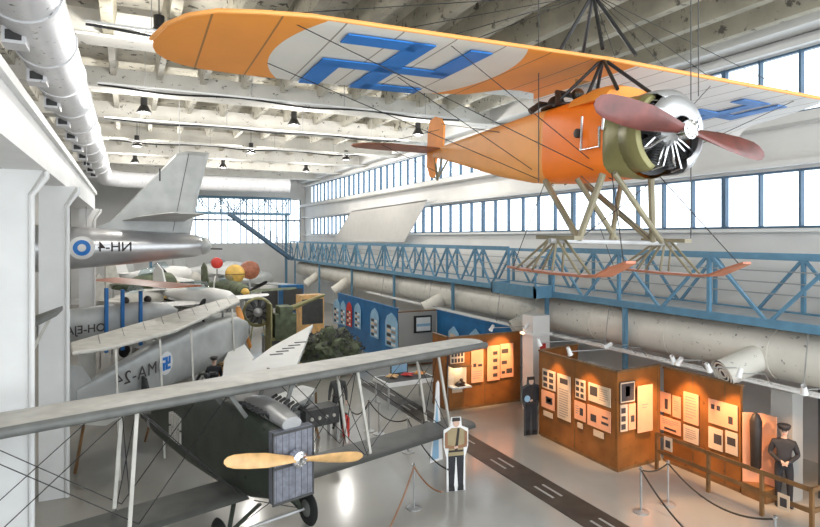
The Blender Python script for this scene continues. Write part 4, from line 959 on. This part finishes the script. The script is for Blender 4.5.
for s in (-1,1):
    for xu, xl in ((-1.2,-1.0),(-2.3,-2.1)): MB().beam((xu,s*0.75,UZ),(xl,s*0.42,HB+0.55),0.04,0.08,up=(0,1,0)).build('cabane_strut', M['wingdk'], bp)
wp = []
for s in (-1,1):
    for x0, x1 in ((-1.2,-0.95),(-2.2,-1.95)):
        for (ya, yb) in ((0.6,2.4),(2.4,5.0)):
            wp += [((x0,s*ya,UZ),(x1,s*yb,LZ_+0.1)),((x1,s*ya,LZ_+0.1),(x0,s*yb,UZ))]
    wp += [((-1.2,s*2.35,UZ),(-1.95,s*2.5,LZ_)),((-2.2,s*2.35,UZ),(-0.95,s*2.5,LZ_)),((-1.2,s*4.9,UZ),(-1.95,s*5.1,LZ_)),((-2.2,s*4.9,UZ),(-0.95,s*5.1,LZ_))]
for w_ in wp: wires(MB(), [w_], 0.009).build('bracing_wire', M['black'], bp)
for s in (-1,1):
    wy = s*0.95
    mb = MB(); mb.lathe([(0.27,-0.05),(0.34,-0.035),(0.37,0),(0.34,0.035),(0.27,0.05)], c=(-1.0,wy,0.37), ax='y', n=28); w = mb.build('wheel', M['rubber'], bp, smooth=True)
    MB().lathe([(0.03,-0.10),(0.26,-0.02),(0.26,0.02),(0.03,0.10)], c=(-1.0,wy,0.37), ax='y', n=24).build('wheel_disc', M['wingdk'], w, smooth=True)
    for x in (-0.55,-1.55): MB().beam((x,s*0.36,HB-0.98),(-1.0,s*0.78,0.40),0.04,0.08,up=(0,1,0)).build('gear_strut', M['green'], bp)
MB().tube([(-1.0,-1.05,0.37),(-1.0,1.05,0.37)],0.035,n=8).build('axle', M['steel'], bp)
wires(MB(), [((-0.8,-0.36,HB-1.0),(-1.0,0.8,0.4)),((-0.8,0.36,HB-1.0),(-1.0,-0.8,0.4))],0.008).build('gear_wire', M['black'], bp)
mb = MB(); mb.prism([(-8.0,-0.03,HB-1.2),(-8.0,-0.03,HB-0.45),(-8.3,-0.03,HB-0.08),(-8.8,-0.03,HB-0.05),(-9.05,-0.03,HB-0.4),(-9.0,-0.03,HB-1.1),(-8.6,-0.03,HB-1.3)],(0,0.06,0)); mb.build('rudder', M['dark'], bp)
wing_mesh([(-1.7,-8.3,-8.8,HB-0.85),(-1.5,-7.8,-9.0,HB-0.85),(0,-7.2,-8.9,HB-0.85),(1.5,-7.8,-9.0,HB-0.85),(1.7,-8.3,-8.8,HB-0.85)], thick=0.05, n=6).build('tailplane', M['wingdk'], bp, smooth=True)
MB().tube([(-7.9,0,HB-1.2),(-8.4,0,0.04)],0.03,n=8).build('tail_skid', M['wooddk'], bp)

# ---------------------------------------------------------------- silver jet tail on the left
jt = thing('jet_aircraft', 'silver jet tail with swept fin, roundel and dark code letters at left', 'aeroplane', (2.75,25.5,5.62), PI)
st = [(0.0,0.30,0.36,-0.30,2),(0.25,0.42,0.46,-0.42,2),(1.2,0.52,0.54,-0.52,2),(2.6,0.64,0.64,-0.66,2),(4.0,0.74,0.74,-0.78,2),(5.6,0.83,0.82,-0.90,2),(8.0,0.90,0.9,-0.95,2)]
MB().loft([ring(x,w,a,b,32,e) for x,w,a,b,e in st]).build('fuselage', M['silver2'], jt, smooth=True)
mb = MB(); mb.ball((-0.02,0,0.02),0.36,n=20,k=12,sc_=(0.9,1,1)); mb.build('tail_turret', M['silver'], jt, smooth=True)
MB().box((-0.1,-0.2,0.28),(0.25,0.2,0.50)).build('turret_window', M['glass2'], jt)
mb = MB(); mb.tube([(-0.2,0.12,-0.1),(-0.75,0.12,-0.12)],0.03); mb.tube([(-0.2,-0.12,-0.1),(-0.75,-0.12,-0.12)],0.03); mb.build('tail_guns', M['dark'], jt, smooth=True)
def fin_poly(y): return [Vector(q) for q in ((4.1,y,0.62),(3.4,y,0.95),(1.0,y,3.75),(0.6,y,3.86),(-0.25,y,3.84),(0.15,y,2.2),(0.5,y,0.45))]
mb = MB(); a = fin_poly(0); rings = []
for off, k in ((-0.09,0.92),(-0.05,1.0),(0.05,1.0),(0.09,0.92)):
    c = Vector((1.8,0,1.8)); rings.append([c+(p-c)*k+Vector((0,off,0)) for p in a])
mb.loft(rings); mb.build('fin', M['silver'], jt, smooth=False)
mb = MB(); mb.beam((0.55,0.095,3.75),(1.15,0.095,0.6),0.02,0.03,up=(0,1,0)); mb.beam((0.55,-0.095,3.75),(1.15,-0.095,0.6),0.02,0.03,up=(0,1,0)); mb.build('rudder_gap', M['dark'], jt)
mb = MB(); mb.box((1.6,0.09,2.6),(1.66,0.10,3.1)); mb.build('fin_antenna', M['dark'], jt)
for s in (1,-1):
    wing_mesh([(s*0.05,3.0,0.7,1.0),(s*1.6,2.5,0.6,1.1),(s*3.0,1.6,0.2,1.2),(s*3.2,1.2,0.3,1.21)], thick=0.11, n=8).build('tailplane', M['silver'], jt, smooth=True)
# roundel and letters on the visible side (mirrored as in the picture)
def disc_on_side(r0, r1, x, z, y, m, name):
    mb = MB(); mb.lathe([(r0,y-0.002),(r1,y-0.002),(r1,y+0.004),(r0,y+0.004)], c=(x,0,z), ax='y', n=28, caps=(r0 < 0.01)); 
    return mb
mb = MB()
def side_y(x, z):
    # half-width of the circular fuselage at station x, height z
    for (xa,wa,ta,ba,_), (xb,wb,tb,bb,_) in zip(st[:-1], st[1:]):
        if xa <= x <= xb:
            k = (x-xa)/(xb-xa); w = wa+(wb-wa)*k; t_ = ta+(tb-ta)*k; b_ = ba+(bb-ba)*k; zc = (t_+b_)/2; hh = (t_-b_)/2
            return w*math.sqrt(max(0.01, 1-((z-zc)/hh)**2))
    return 0.8
def wrap(vs, x0, z0, lift):
    out = []
    for a, b, c in vs:
        x = x0+a; z = z0+b; out.append((x, side_y(x, z)+lift+c, z))
    return out
def ringdisc(r0, r1, n=32):
    vs = []; fs = []
    for k in range(n):
        a = 2*PI*k/n; vs += [(r0*math.cos(a), r0*math.sin(a), 0), (r1*math.cos(a), r1*math.sin(a), 0)]
    for k in range(n): a = 2*k; b = 2*((k+1) % n); fs.append((a,a+1,b+1,b))
    return vs, fs
for (r0, r1, m, l) in ((0.29,0.43,'white',0.008),(0.14,0.29,'insblue',0.008),(0.0,0.14,'white',0.010)):
    v_, f_ = ringdisc(r0, r1); mb = MB(); mb.add(wrap(v_, 4.3, -0.02, l), f_, M[m]); mb.build('roundel', M[m], jt)
# local +x points to the picture's left, so lettering laid without flipping reads mirrored
vs, fs = text_mb('NH-4', 0.50, False, 0.003); mb = MB(); mb.add(wrap(vs, 3.2, 0.0, 0.03), fs, M['ink']); mb.build('code_letters', M['ink'], jt)
for k, x in enumerate((0.9, 4.2)):
    p = jt.matrix_basis @ Vector((x,0,0.3)); 
    tag(MB().tube([(p.x,p.y,p.z+0.2),(p.x,p.y,ZC-0.02)],0.015,n=6).build('suspension_cable', M['steel']), ['steel cable holding the jet tail near its turret','steel cable holding the jet tail near its roundel'][k], 'cable')
# dark support arm by the second column
t = thing('aircraft_tailplane', 'dark wing end sticking out between the first two columns', 'aeroplane part')
mb = MB(); a = onX(30,298,-0.9); mb.prism([(-2.6,14.2,3.7),(-1.35,14.3,4.35),(-1.3,14.9,4.4),(-2.6,15.2,3.9)],(0,0,0.1)); mb.build('panel', M['wingdk'], t)
mb = MB(); mb.beam((-1.5,14.6,4.3),(-2.3,14.6,2.6),0.12,0.06); mb.build('strut', M['wingtop'], t)

# ---------------------------------------------------------------- generic parked aeroplane pieces on the left floor
def frame_pts(pa, pb):
    """object at pa (world xy, z0) heading towards pb"""
    d = Vector(pb)-Vector(pa); return math.atan2(d.y, d.x)
# silver fighter biplane fuselage coded MA-24
a = W(75,392,14.9); b = W(243,330,25.4)
tl = thing('biplane', 'silver grey biplane fuselage with mirrored dark code and small white roundel', 'aeroplane', (a.x,a.y,0), frame_pts(a,b))
L = math.hypot(b.x-a.x,b.y-a.y)
sta = [(0.0,0.06,2.15,1.35),(1.8,0.22,2.42,1.30),(3.6,0.34,2.66,1.20),(5.4,0.42,2.80,1.15),(7.2,0.46,2.85,1.15),(9.4,0.46,2.75,1.25),(L-0.8,0.44,2.6,1.4),(L-0.2,0.34,2.45,1.6)]
MB().loft([ring(x,w,t_,b_,24,4) for x,w,t_,b_ in sta]).build('fuselage', M['silver'], tl, smooth=True)
mb = MB(); blade_prop(mb, 0.95, 0.26, ang=1.25, c=(L+0.1,0,2.1), th=0.07); mb.build('propeller', M['peach'], tl, smooth=True)
mb = MB(); mb.prism([(-0.4,-0.03,1.4),(0.9,-0.03,1.9),(0.2,-0.03,2.7),(-0.3,-0.03,2.85),(-0.8,-0.03,2.4),(-0.8,-0.03,1.6)],(0,0.06,0)); mb.build('rudder', M['silver'], tl)
wing_mesh([(-1.3,0.1,-0.7,1.5),(0,0.5,-0.7,1.5),(1.3,0.1,-0.7,1.5)], thick=0.05, n=6).build('tailplane', M['silver'], tl, smooth=True)
def sy(x):
    for q, r in zip(sta[:-1], sta[1:]):
        if q[0] <= x <= r[0]: return q[1]+(r[1]-q[1])*(x-q[0])/(r[0]-q[0])
    return 0.45
def side_text(txt, size, x, z, m, name):
    vs, fs = text_mb(txt, size, True, 0.003, bold=0.0, spacing=1.12); mb = MB(); mb.add([(x+p*1.2, -(sy(x+p*1.2)+0.05+c), z+q) for p, q, c in vs], fs, m); mb.build(name, m, tl)
side_text('MA-24', 0.52, 2.25, 2.02, M['ink'], 'code_letters')
v_, f_ = ringdisc(0.0, 0.36); mb = MB(); mb.add([(3.65+p, -(sy(3.65+p)+0.05), 2.05+q) for p, q, c in v_], f_, M['white']); mb.build('roundel', M['white'], tl)
mb = MB(); k = 0.2; wv = 0.075
def sb(x0,z0,x1,z1):
    mb.box((3.65+min(x0,x1),-(sy(3.65)+0.085),2.05+min(z0,z1)),(3.65+max(x0,x1),-(sy(3.65)+0.045),2.05+max(z0,z1)),M['insblue'])
sb(-k,-wv/2,k,wv/2); sb(-wv/2,-k,wv/2,k); sb(0,k-wv,-k,k); sb(0,-k,k,-k+wv); sb(k-wv,0,k,k); sb(-k,0,-k+wv,-k)
mb.build('roundel_emblem', M['insblue'], tl)
for s in (-1,1):
    mb = MB(); mb.lathe([(0.27,-0.05),(0.36,0),(0.27,0.05)], c=(L-1.6,s*0.8,0.36), ax='y', n=24); mb.build('wheel', M['rubber'], tl, smooth=True)
    for x in (L-1.0,L-2.2): MB().beam((x,s*0.4,1.35),(L-1.6,s*0.75,0.4),0.04,0.07,up=(0,1,0)).build('gear_strut', M['silver'], tl)
MB().tube([(L-1.6,-0.9,0.36),(L-1.6,0.9,0.36)],0.03).build('axle', M['steel'], tl)
MB().tube([(0.4,0,1.4),(0.0,0,0.02)],0.04).build('tail_skid', M['wooddk'], tl)
MB().tube([(7.2,0.1,2.8),(7.0,0.1,3.1),(6.6,0.05,3.15)],0.05).build('headrest', M['leather'], tl)
# long pale wing on stands beside it
tw = thing('aircraft_wing', 'long pale grey wing carried on thin struts above the silver biplane', 'wing')
P = [onz(70,346,3.15), onz(236,297,3.15), onz(240,303,3.15), onz(176,333,3.15), onz(112,350,3.15), onz(72,356,3.15)]
mb = MB(); mb.prism(P, (0,0,0.10)); o = mb.build('wing_panel', M['wingtop'], tw)
bv = o.modifiers.new('b','BEVEL'); bv.width = 0.04; bv.segments = 2
for (u, v, z2) in ((160,340,1.2),(191,330,1.3),(232,309,0.9),(116,350,1.0)):
    q = onz(u, v, 3.15); MB().beam((q.x,q.y,3.16),(q.x+0.1,q.y-0.4,0.0),0.05,0.10,up=(0,1,0)).build('support_strut', M['wingtop'], tw)
for k in range(9):
    q0 = P[0].lerp(P[1], 0.1+k*0.1); q1 = P[5].lerp(P[2], 0.1+k*0.1); MB().beam((q0.x,q0.y,3.255),(q1.x,q1.y,3.255),0.015,0.012).build('rib', M['wingdk'], tw)
# white swept wing jet
tw = thing('jet_aircraft', 'white swept wing jet lying behind the green biplane', 'aeroplane')
P = [onz(313,327,1.5), onz(296,371,1.5), onz(262,385,1.5), onz(235,386,1.5), onz(246,370,1.5), onz(272,350,1.5)]
MB().prism(P, (0,0,0.14)).build('wing', M['white'], tw)
P2 = [onz(254,361,1.4), onz(240,341,1.4), onz(230,352,1.4), onz(224,364,1.4), onz(222,386,1.4), onz(240,390,1.4)]
MB().prism(P2, (0,0,0.14)).build('wing', M['white'], tw)
a = onz(150,423,0.8); b = onz(300,378,0.8)
d = (b-a).normalized(); rr = [(0,0.15),(0.1,0.35),(0.3,0.5),(0.6,0.52),(0.85,0.4),(1,0.12)]
MB().tube([a.lerp(b,k) for k,_ in rr], [r for _,r in rr], n=24).build('fuselage', M['silver2'], tw, smooth=True)
c = a.lerp(b,0.55); mb = MB(); mb.tube([a.lerp(b,k)+Vector((0,0,0.42)) for k in (0.42,0.48,0.56,0.64,0.7)], [0.05,0.22,0.28,0.2,0.05], n=16); mb.build('canopy', M['glass2'], tw, smooth=True)
mb = MB(); 
for k in range(5): q = onz(276+6*k,354-3.0*k,1.66); mb.box((q.x-0.22,q.y-0.06,q.z-0.02),(q.x+0.25,q.y+0.07,q.z+0.0))
mb.build('wing_marking', M['dark'], tw)
for p in (a.lerp(b,0.3), onz(290,362,1.5), onz(240,378,1.5)): MB().tube([(p.x,p.y,min(p.z+0.02,1.45)),(p.x,p.y,0.3)],0.05).build('gear_leg', M['steel'], tw); MB().lathe([(0.15,-0.06),(0.24,0),(0.15,0.06)], c=(p.x,p.y,0.24), ax='y', n=18).build('wheel', M['rubber'], tw, smooth=True)
# silver aircraft OH-EJA with blue struts
a = W(40,322,20.8); b = W(176,312,24.8)
tc_ = thing('biplane', 'silver touring biplane with bright blue struts and mirrored registration', 'aeroplane', (a.x,a.y,0), frame_pts(a,b)); L = math.hypot(b.x-a.x,b.y-a.y)
MB().loft([ring(x*L/6,w,t_,b_,24,3) for x,w,t_,b_ in ((0,0.3,3.3,2.2),(1.5,0.42,3.38,2.1),(3,0.48,3.42,2.05),(4.5,0.48,3.4,2.1),(5.4,0.40,3.3,2.3),(6,0.15,3.0,2.6))]).build('fuselage', M['silver'], tc_, smooth=True)
vs, fs = text_mb('OH-EJA', 0.42, True, 0.003); mb = MB(); mb.add([(1.35+p, -(0.46+c), 2.62+q) for p, q, c in vs], fs, M['ink']); mb.build('registration_letters', M['ink'], tc_)
for k, x in enumerate((2.0,2.6,3.3)): MB().beam((x,-0.62,1.7),(x,-0.62,4.1-0.1*k),0.11,0.11).build('strut', mat('bright_blue_%d' % k, (0.02,0.16,0.45), 0.4), tc_)
wing_mesh([(-3.2,4.4,3.0,4.15),(0,4.4,3.0,4.15),(3.2,4.4,3.0,4.15)], thick=0.12, n=6).build('upper_wing', M['skiwood'], tc_, smooth=True)
wing_mesh([(-3.0,4.3,3.0,1.75),(0,4.3,3.0,1.75),(3.0,4.3,3.0,1.75)], thick=0.12, n=6).build('lower_wing', M['silver'], tc_, smooth=True)
for s in (-1,1): MB().lathe([(0.2,-0.06),(0.35,0),(0.2,0.06)], c=(3.6,s*0.8,0.35), ax='y', n=20).build('wheel', M['rubber'], tc_, smooth=True); MB().beam((3.6,s*0.4,2.2),(3.6,s*0.75,0.4),0.07,0.07).build('gear_strut', M['silver'], tc_)
mb = MB(); mb.ball((3.0,0,3.5),0.15); mb.ball((3.9,0,3.48),0.15); mb.build('headrest', M['leather'], tc_, smooth=True)

# camouflaged fighter beyond
def fighter(ua, va, Za, ub, vb, Zb, col, label, span=5.0, tailcol=None, r=0.55, prop=None, zw=-0.2):
    a = W(ua,va,Za); b = W(ub,vb,Zb); z = a.z
    t = thing('fighter_aircraft', label, 'aeroplane', (a.x,a.y,0), frame_pts(a,b)); L = math.hypot(b.x-a.x,b.y-a.y)
    MB().loft([ring(x*L,w*r,z+t_*r,z-b_*r,20,2) for x,w,t_,b_ in ((0,0.1,0.2,0.1),(0.25,0.5,0.6,0.5),(0.5,0.85,1.0,0.85),(0.75,1,1.1,1),(0.93,0.95,0.95,0.95),(1.0,0.6,0.6,0.6))]).build('fuselage', col, t, smooth=True)
    MB().prism([(-0.1*L,-0.04,z),(0.12*L,-0.04,z+0.1),(0.04*L,-0.04,z+1.2),(-0.03*L,-0.04,z+1.45),(-0.1*L,-0.04,z+1.1)],(0,0.08,0)).build('fin', tailcol or col, t)
    wing_mesh([(-span,0.62*L,0.50*L,z+zw),(-span*0.9,0.68*L,0.44*L,z+zw),(0,0.78*L,0.42*L,z+zw),(span*0.9,0.68*L,0.44*L,z+zw),(span,0.62*L,0.50*L,z+zw)], thick=0.12, n=7).build('wing', col, t, smooth=True)
    wing_mesh([(-1.5,0.06*L,-0.05*L,z+0.2),(0,0.12*L,-0.05*L,z+0.2),(1.5,0.06*L,-0.05*L,z+0.2)], thick=0.05, n=5).build('tailplane', col, t, smooth=True)
    MB().loft([ring(x*L,w,z+r*0.8+h,z+r*0.6,14,2) for x,w,h in ((0.42,0.1,0.1),(0.5,0.3,0.4),(0.62,0.32,0.45),(0.7,0.1,0.1))]).build('canopy', M['glass2'], t, smooth=True)
    if prop:
        mb = MB(); blade_prop(mb, 1.4, 0.25, ang=prop, c=(L*1.02,0,z)); mb.build('propeller', M['black'], t, smooth=True)
        MB().lathe([(0.25,0),(0.2,0.2),(0.03,0.42)], c=(L*1.0,0,z), ax='x', n=16).build('spinner', M['yellow'], t, smooth=True)
    for s in (-1,1):
        MB().beam((0.62*L,s*1.1,z+zw),(0.64*L,s*1.1,0.35),0.08,0.08).build('gear_leg', M['steel'], t)
        MB().lathe([(0.2,-0.07),(0.34,0),(0.2,0.07)], c=(0.64*L,s*1.1,0.34), ax='y', n=18).build('wheel', M['rubber'], t, smooth=True)
    MB().beam((0.02*L,0,z),(0.0,0,0.02),0.05,0.05).build('tail_leg', M['steel'], t)
    return t
fighter(112,288,30,172,283,34,M['camo'],'green camouflaged fighter with pale tail behind the blue strutted biplane',4.5,M['wingtop'],0.6,0.7)
fighter(150,300,34,210,288,40,M['white'],'white low wing aircraft in the crowd below the jet turret',5.0,M['white'],0.55)
fighter(100,305,27,160,300,30,M['wingtop'],'pale grey aeroplane right behind the blue strutted biplane',4.0,M['wingtop'],0.5,0.2)
fighter(215,300,36,190,322,25,M['silver'],'grey aeroplane pointing towards the camera left of the orange propeller',3.5,M['silver'],0.5,1.1)
fighter(180,272,48,245,268,52,M['white'],'distant white aeroplane near the far wall',6.0,M['silver'],0.7)
fighter(130,282,42,200,278,45,M['wingtop'],'distant grey aeroplane left of the red cowling',5.5,M['silver'],0.6)
fighter(205,285,38,245,290,33,M['camo'],'dark green aeroplane below the yellow sphere',4.5,M['camo'],0.5,0.4)
fighter(235,282,44,270,278,47,M['silver'],'distant silver aeroplane before the far staircase',4.5,M['white'],0.6)
fighter(160,293,30,232,301,26.5,M['white'],'white aeroplane in front of the yellow sphere, left of the orange propeller',4.0,M['white'],0.45)
fighter(120,276,38,190,270,41,M['white'],'white aeroplane just below the jet fuselage',5.0,M['white'],0.5)
# yellow sphere on a cradle
c = W(235,274,38); t = thing('yellow_sphere', 'large ochre yellow sphere on a cradle in the crowd of aircraft', 'sphere', (c.x,c.y,0))
MB().ball((0,0,c.z), 0.62, n=28, k=18).build('shell', M['yellow'], t, smooth=True)
mb = MB(); 
for s in ((-0.5,-0.5),(0.5,-0.5),(-0.5,0.5),(0.5,0.5)): mb.beam((s[0],s[1],0),(s[0]*0.8,s[1]*0.8,c.z-0.45),0.08,0.08)
mb.build('cradle', M['steel'], t)
MB().lathe([(0.62,-0.03),(0.635,0),(0.62,0.03)], c=(0,0,c.z), n=28).build('seam_band', M['wooddk'], t, smooth=True)
c = W(217,263,40); t = thing('engine_cowling', 'round red engine cowling left of the yellow sphere', 'cowling', (c.x,c.y,0))
MB().lathe([(0.2,-0.3),(0.36,-0.2),(0.38,0.3),(0.3,0.5)], c=(0,0,c.z), ax='y', n=22).build('drum', M['red'], t, smooth=True)
MB().beam((0,0,0),(0,0,c.z-0.4),0.1,0.1).build('stand', M['steel'], t)
c = W(250,270,39); t = thing('engine_cowling', 'brown red drum right of the yellow sphere', 'cowling', (c.x,c.y,0))
MB().lathe([(0.3,-0.3),(0.6,-0.2),(0.6,0.5),(0.4,0.6)], c=(0,0,c.z), ax='y', n=22).build('drum', M['skiwood'], t, smooth=True); MB().beam((0,0,0),(0,0,c.z-0.5),0.1,0.1).build('stand', M['steel'], t)
# radial engine on a stand facing the camera
c = W(258,312,28); t = thing('radial_engine', 'exposed radial engine with round cowl ring facing the camera', 'engine', (c.x,c.y,0), -0.2)
mb = MB(); mb.lathe([(0.62,-0.15),(0.70,-0.1),(0.70,0.35),(0.62,0.35)], c=(0,0,c.z), ax='y', n=28, caps=False); mb.build('cowl_ring', M['olive'], t, smooth=True)
MB().lathe([(0.03,-0.3),(0.2,-0.2),(0.25,0.2),(0.6,0.3)], c=(0,0,c.z), ax='y', n=20).build('crankcase', M['steel'], t, smooth=True)
for k in range(9): a_ = 2*PI*k/9; MB().tube([(0.2*math.cos(a_),0,c.z+0.2*math.sin(a_)),(0.56*math.cos(a_),0,c.z+0.56*math.sin(a_))],0.09,n=8).build('engine_cylinder', M['dark'], t)
mb = MB(); mb.beam((-0.5,0,0),(-0.2,0.3,c.z-0.3),0.07,0.07); mb.beam((0.5,0,0),(0.2,0.3,c.z-0.3),0.07,0.07); mb.beam((-0.5,0,0.05),(0.5,0,0.05),0.07,0.07); mb.build('stand', M['olive'], t)
# field gun with long barrel
a = W(284,311,28); b = W(324,295,30)
t = thing('anti_aircraft_gun', 'olive anti-aircraft gun with long barrel raised to the right', 'gun', (a.x,a.y,0))
a2 = Vector((0,0,a.z)); b2 = Vector((b.x-a.x,b.y-a.y,b.z)); MB().tube([a2,a2.lerp(b2,0.3),b2],[0.16,0.12,0.07],n=14).build('barrel', M['olive'], t, smooth=True)
mb = MB(); mb.box((-0.5,-0.4,1.2),(0.5,0.4,a.z-0.1)); mb.box((-0.3,-0.5,a.z-0.35),(0.3,0.5,a.z+0.25)); mb.build('mount', M['camo'], t)
MB().box((-0.75,-0.6,1.3),(-0.68,0.6,2.9)).build('shield', M['olive'], t)
for s in (-1,1): MB().lathe([(0.35,-0.08),(0.55,0),(0.35,0.08)], c=(0,s*0.8,0.55), ax='y', n=22).build('wheel', M['rubber'], t, smooth=True)
mb = MB(); 
for s in (-1,1): mb.beam((0,0,0.8),(-1.5*s,-1.2,0.05),0.12,0.12)
mb.box((-0.4,-0.75,0.45),(0.4,0.75,0.7)); mb.box((-0.35,-0.35,0.7),(0.35,0.35,1.2)); mb.build('carriage', M['olive'], t)
# netting-draped gun (dark foliage mass)
c = onz(332,372,0.0)
t = thing('camouflaged_gun', 'machine draped in dark camouflage netting left of the blue partition', 'machine', (c.x,c.y,0))
bm_ = bmesh.new(); bmesh.ops.create_icosphere(bm_, subdivisions=4, radius=1.0)
from mathutils import noise
for v in bm_.verts:
    n_ = noise.noise(v.co*2.3)*0.45+noise.noise(v.co*6)*0.25+noise.noise(v.co*15)*0.15; v.co = Vector((v.co.x*(1.15+n_), v.co.y*(1.1+n_), max(0.0,(v.co.z*(0.95+n_)+0.85))))
me = bpy.data.meshes.new('netting'); bm_.to_mesh(me); bm_.free(); me.materials.append(M['camo']); o = bpy.data.objects.new('netting', me); COL.objects.link(o); o.parent = t
mb = MB()
for k in range(420):
    a_ = random.uniform(0,2*PI); e_ = random.uniform(0.05,1.4); r_ = random.uniform(1.0,1.3); p = Vector((math.cos(a_)*math.cos(e_)*r_*1.1, math.sin(a_)*math.cos(e_)*r_*1.05, 0.75+math.sin(e_)*r_*0.95)); s_ = random.uniform(0.05,0.13)
    q = [p+Vector((random.uniform(-s_,s_),random.uniform(-s_,s_),random.uniform(-s_,s_))) for _ in range(4)]; mb.add(q, [(0,1,2),(0,2,3),(0,3,1),(1,2,3)])
mb.build('net_leaves', M['dark'], t)
# things between the struts on the right of the green biplane
c = onz(318,440,0)
t = thing('radio_cabinet', 'dark instrument cabinet with knobs seen between the wing struts', 'cabinet', (c.x,c.y,0), 0.2)
MB().box((-0.55,-0.3,0.5),(0.55,0.3,1.0)).build('case', M['dark'], t)
mb = MB(); 
for sx in (-0.5,0.5):
    for sy_ in (-0.25,0.25): mb.box((sx-0.03,sy_-0.03,0),(sx+0.03,sy_+0.03,0.5))
mb.build('stand', M['steel'], t)
for k in range(4): MB().lathe([(0.05,-0.34),(0.05,-0.30)], c=(-0.36+0.24*k,0,0.75), ax='y', n=12).build('knob', M['wingtop'], t)
c = onz(346,436,0)
t = thing('fire_extinguisher', 'small red cylinder beside the dark cabinet', 'extinguisher', (c.x,c.y,0))
MB().lathe([(0.10,0),(0.11,0.03),(0.11,0.55),(0.05,0.62),(0.03,0.68)], n=16).build('cylinder', M['red'], t, smooth=True); MB().box((-0.02,-0.09,0.66),(0.02,0.06,0.70)).build('valve', M['black'], t)
c = onz(300,440,0)
t = thing('aircraft_engine', 'upright inline engine with round flywheel beside the green nose', 'engine', (c.x,c.y,0), 0.3)
MB().box((-0.5,-0.25,0.5),(0.5,0.25,0.95)).build('block', M['steel'], t)
for k in range(4): MB().tube([(-0.38+0.25*k,0,0.95),(-0.38+0.25*k,0,1.25)],0.09,n=12).build('engine_cylinder', M['silver'], t, smooth=True)
MB().lathe([(0.28,-0.36),(0.30,-0.33),(0.28,-0.30)], c=(0.2,0,0.8), ax='y', n=22).build('flywheel', M['silver2'], t, smooth=True)
mb = MB(); mb.beam((-0.5,-0.25,0),(-0.4,-0.2,0.5),0.06,0.06); mb.beam((0.5,-0.25,0),(0.4,-0.2,0.5),0.06,0.06); mb.beam((-0.5,0.25,0),(-0.4,0.2,0.5),0.06,0.06); mb.beam((0.5,0.25,0),(0.4,0.2,0.5),0.06,0.06); mb.build('stand', M['wooddk'], t)
# grey wing panel below the white jet
tw = thing('aircraft_wing', 'grey fabric wing panel with brown patch lying under the upper wing of the green biplane', 'wing')
P = [onz(262,404,1.2), onz(302,388,1.2), onz(316,392,1.2), onz(306,402,1.2), onz(276,418,1.2)]
MB().prism(P, (0,0,0.1)).build('panel', M['silver'], tw)
mb = MB(); 
for q in (P[0],P[2],P[4]): mb.beam((q.x,q.y,0),(q.x,q.y,1.2),0.05,0.05)
mb.build('trestle', M['wooddk'], tw)
# little table with wooden box behind the dark mannequin
c = onz(228,378,0); t = thing('wooden_crate', 'small yellowish wooden crate right of the small dark mannequin', 'crate', (c.x,c.y,0), 0.3)
MB().box((-0.45,-0.3,0),(0.45,0.3,0.75)).build('box', M['propwood'], t); mb = MB()
for z in (0.1,0.35,0.6): mb.box((-0.47,-0.32,z),(0.47,0.32,z+0.06))
mb.build('slats', M['wooddk'], t)
# blue cabinet and tall boards far right of the crowd
for k, (u, v, Z, w, h, m, lab) in enumerate([(268,290,44,1.4,2.4,'wallp','white far cabinet below the staircase'),(291,292,42,1.6,2.6,'bluewall','blue far cabinet right of the gun barrel'),(310,310,36,1.5,2.5,'propwood','ochre display case behind the gun barrel'),(280,322,28,1.2,1.3,'olive','olive crate below the gun barrel'),(302,325,28,1.0,1.1,'yellow','ochre crate with a round dial by the netting')]):
    c = W(u, v, Z); t = thing('display_cabinet', lab, 'cabinet', (c.x,c.y,0), 0.1)
    MB().box((-w/2,-0.4,0),(w/2,0.4,h)).build('case', M[m], t); MB().box((-w/2+0.08,-0.42,h*0.3),(w/2-0.08,-0.40,h*0.9)).build('door', M['dark'] if k != 4 else M['poster'], t)
c = onz(272,334,0.9); t = thing('notice_table', 'small table with a pale blue notice in front of the radial engine', 'table', (c.x,c.y,0), 0.1)
MB().box((-0.5,-0.25,0.85),(0.5,0.25,0.9)).build('tabletop', M['ltblue'], t); 
for sx in (-0.45,0.45): MB().box((sx-0.03,-0.2,0),(sx+0.03,0.2,0.85)).build('leg', M['steel'], t)
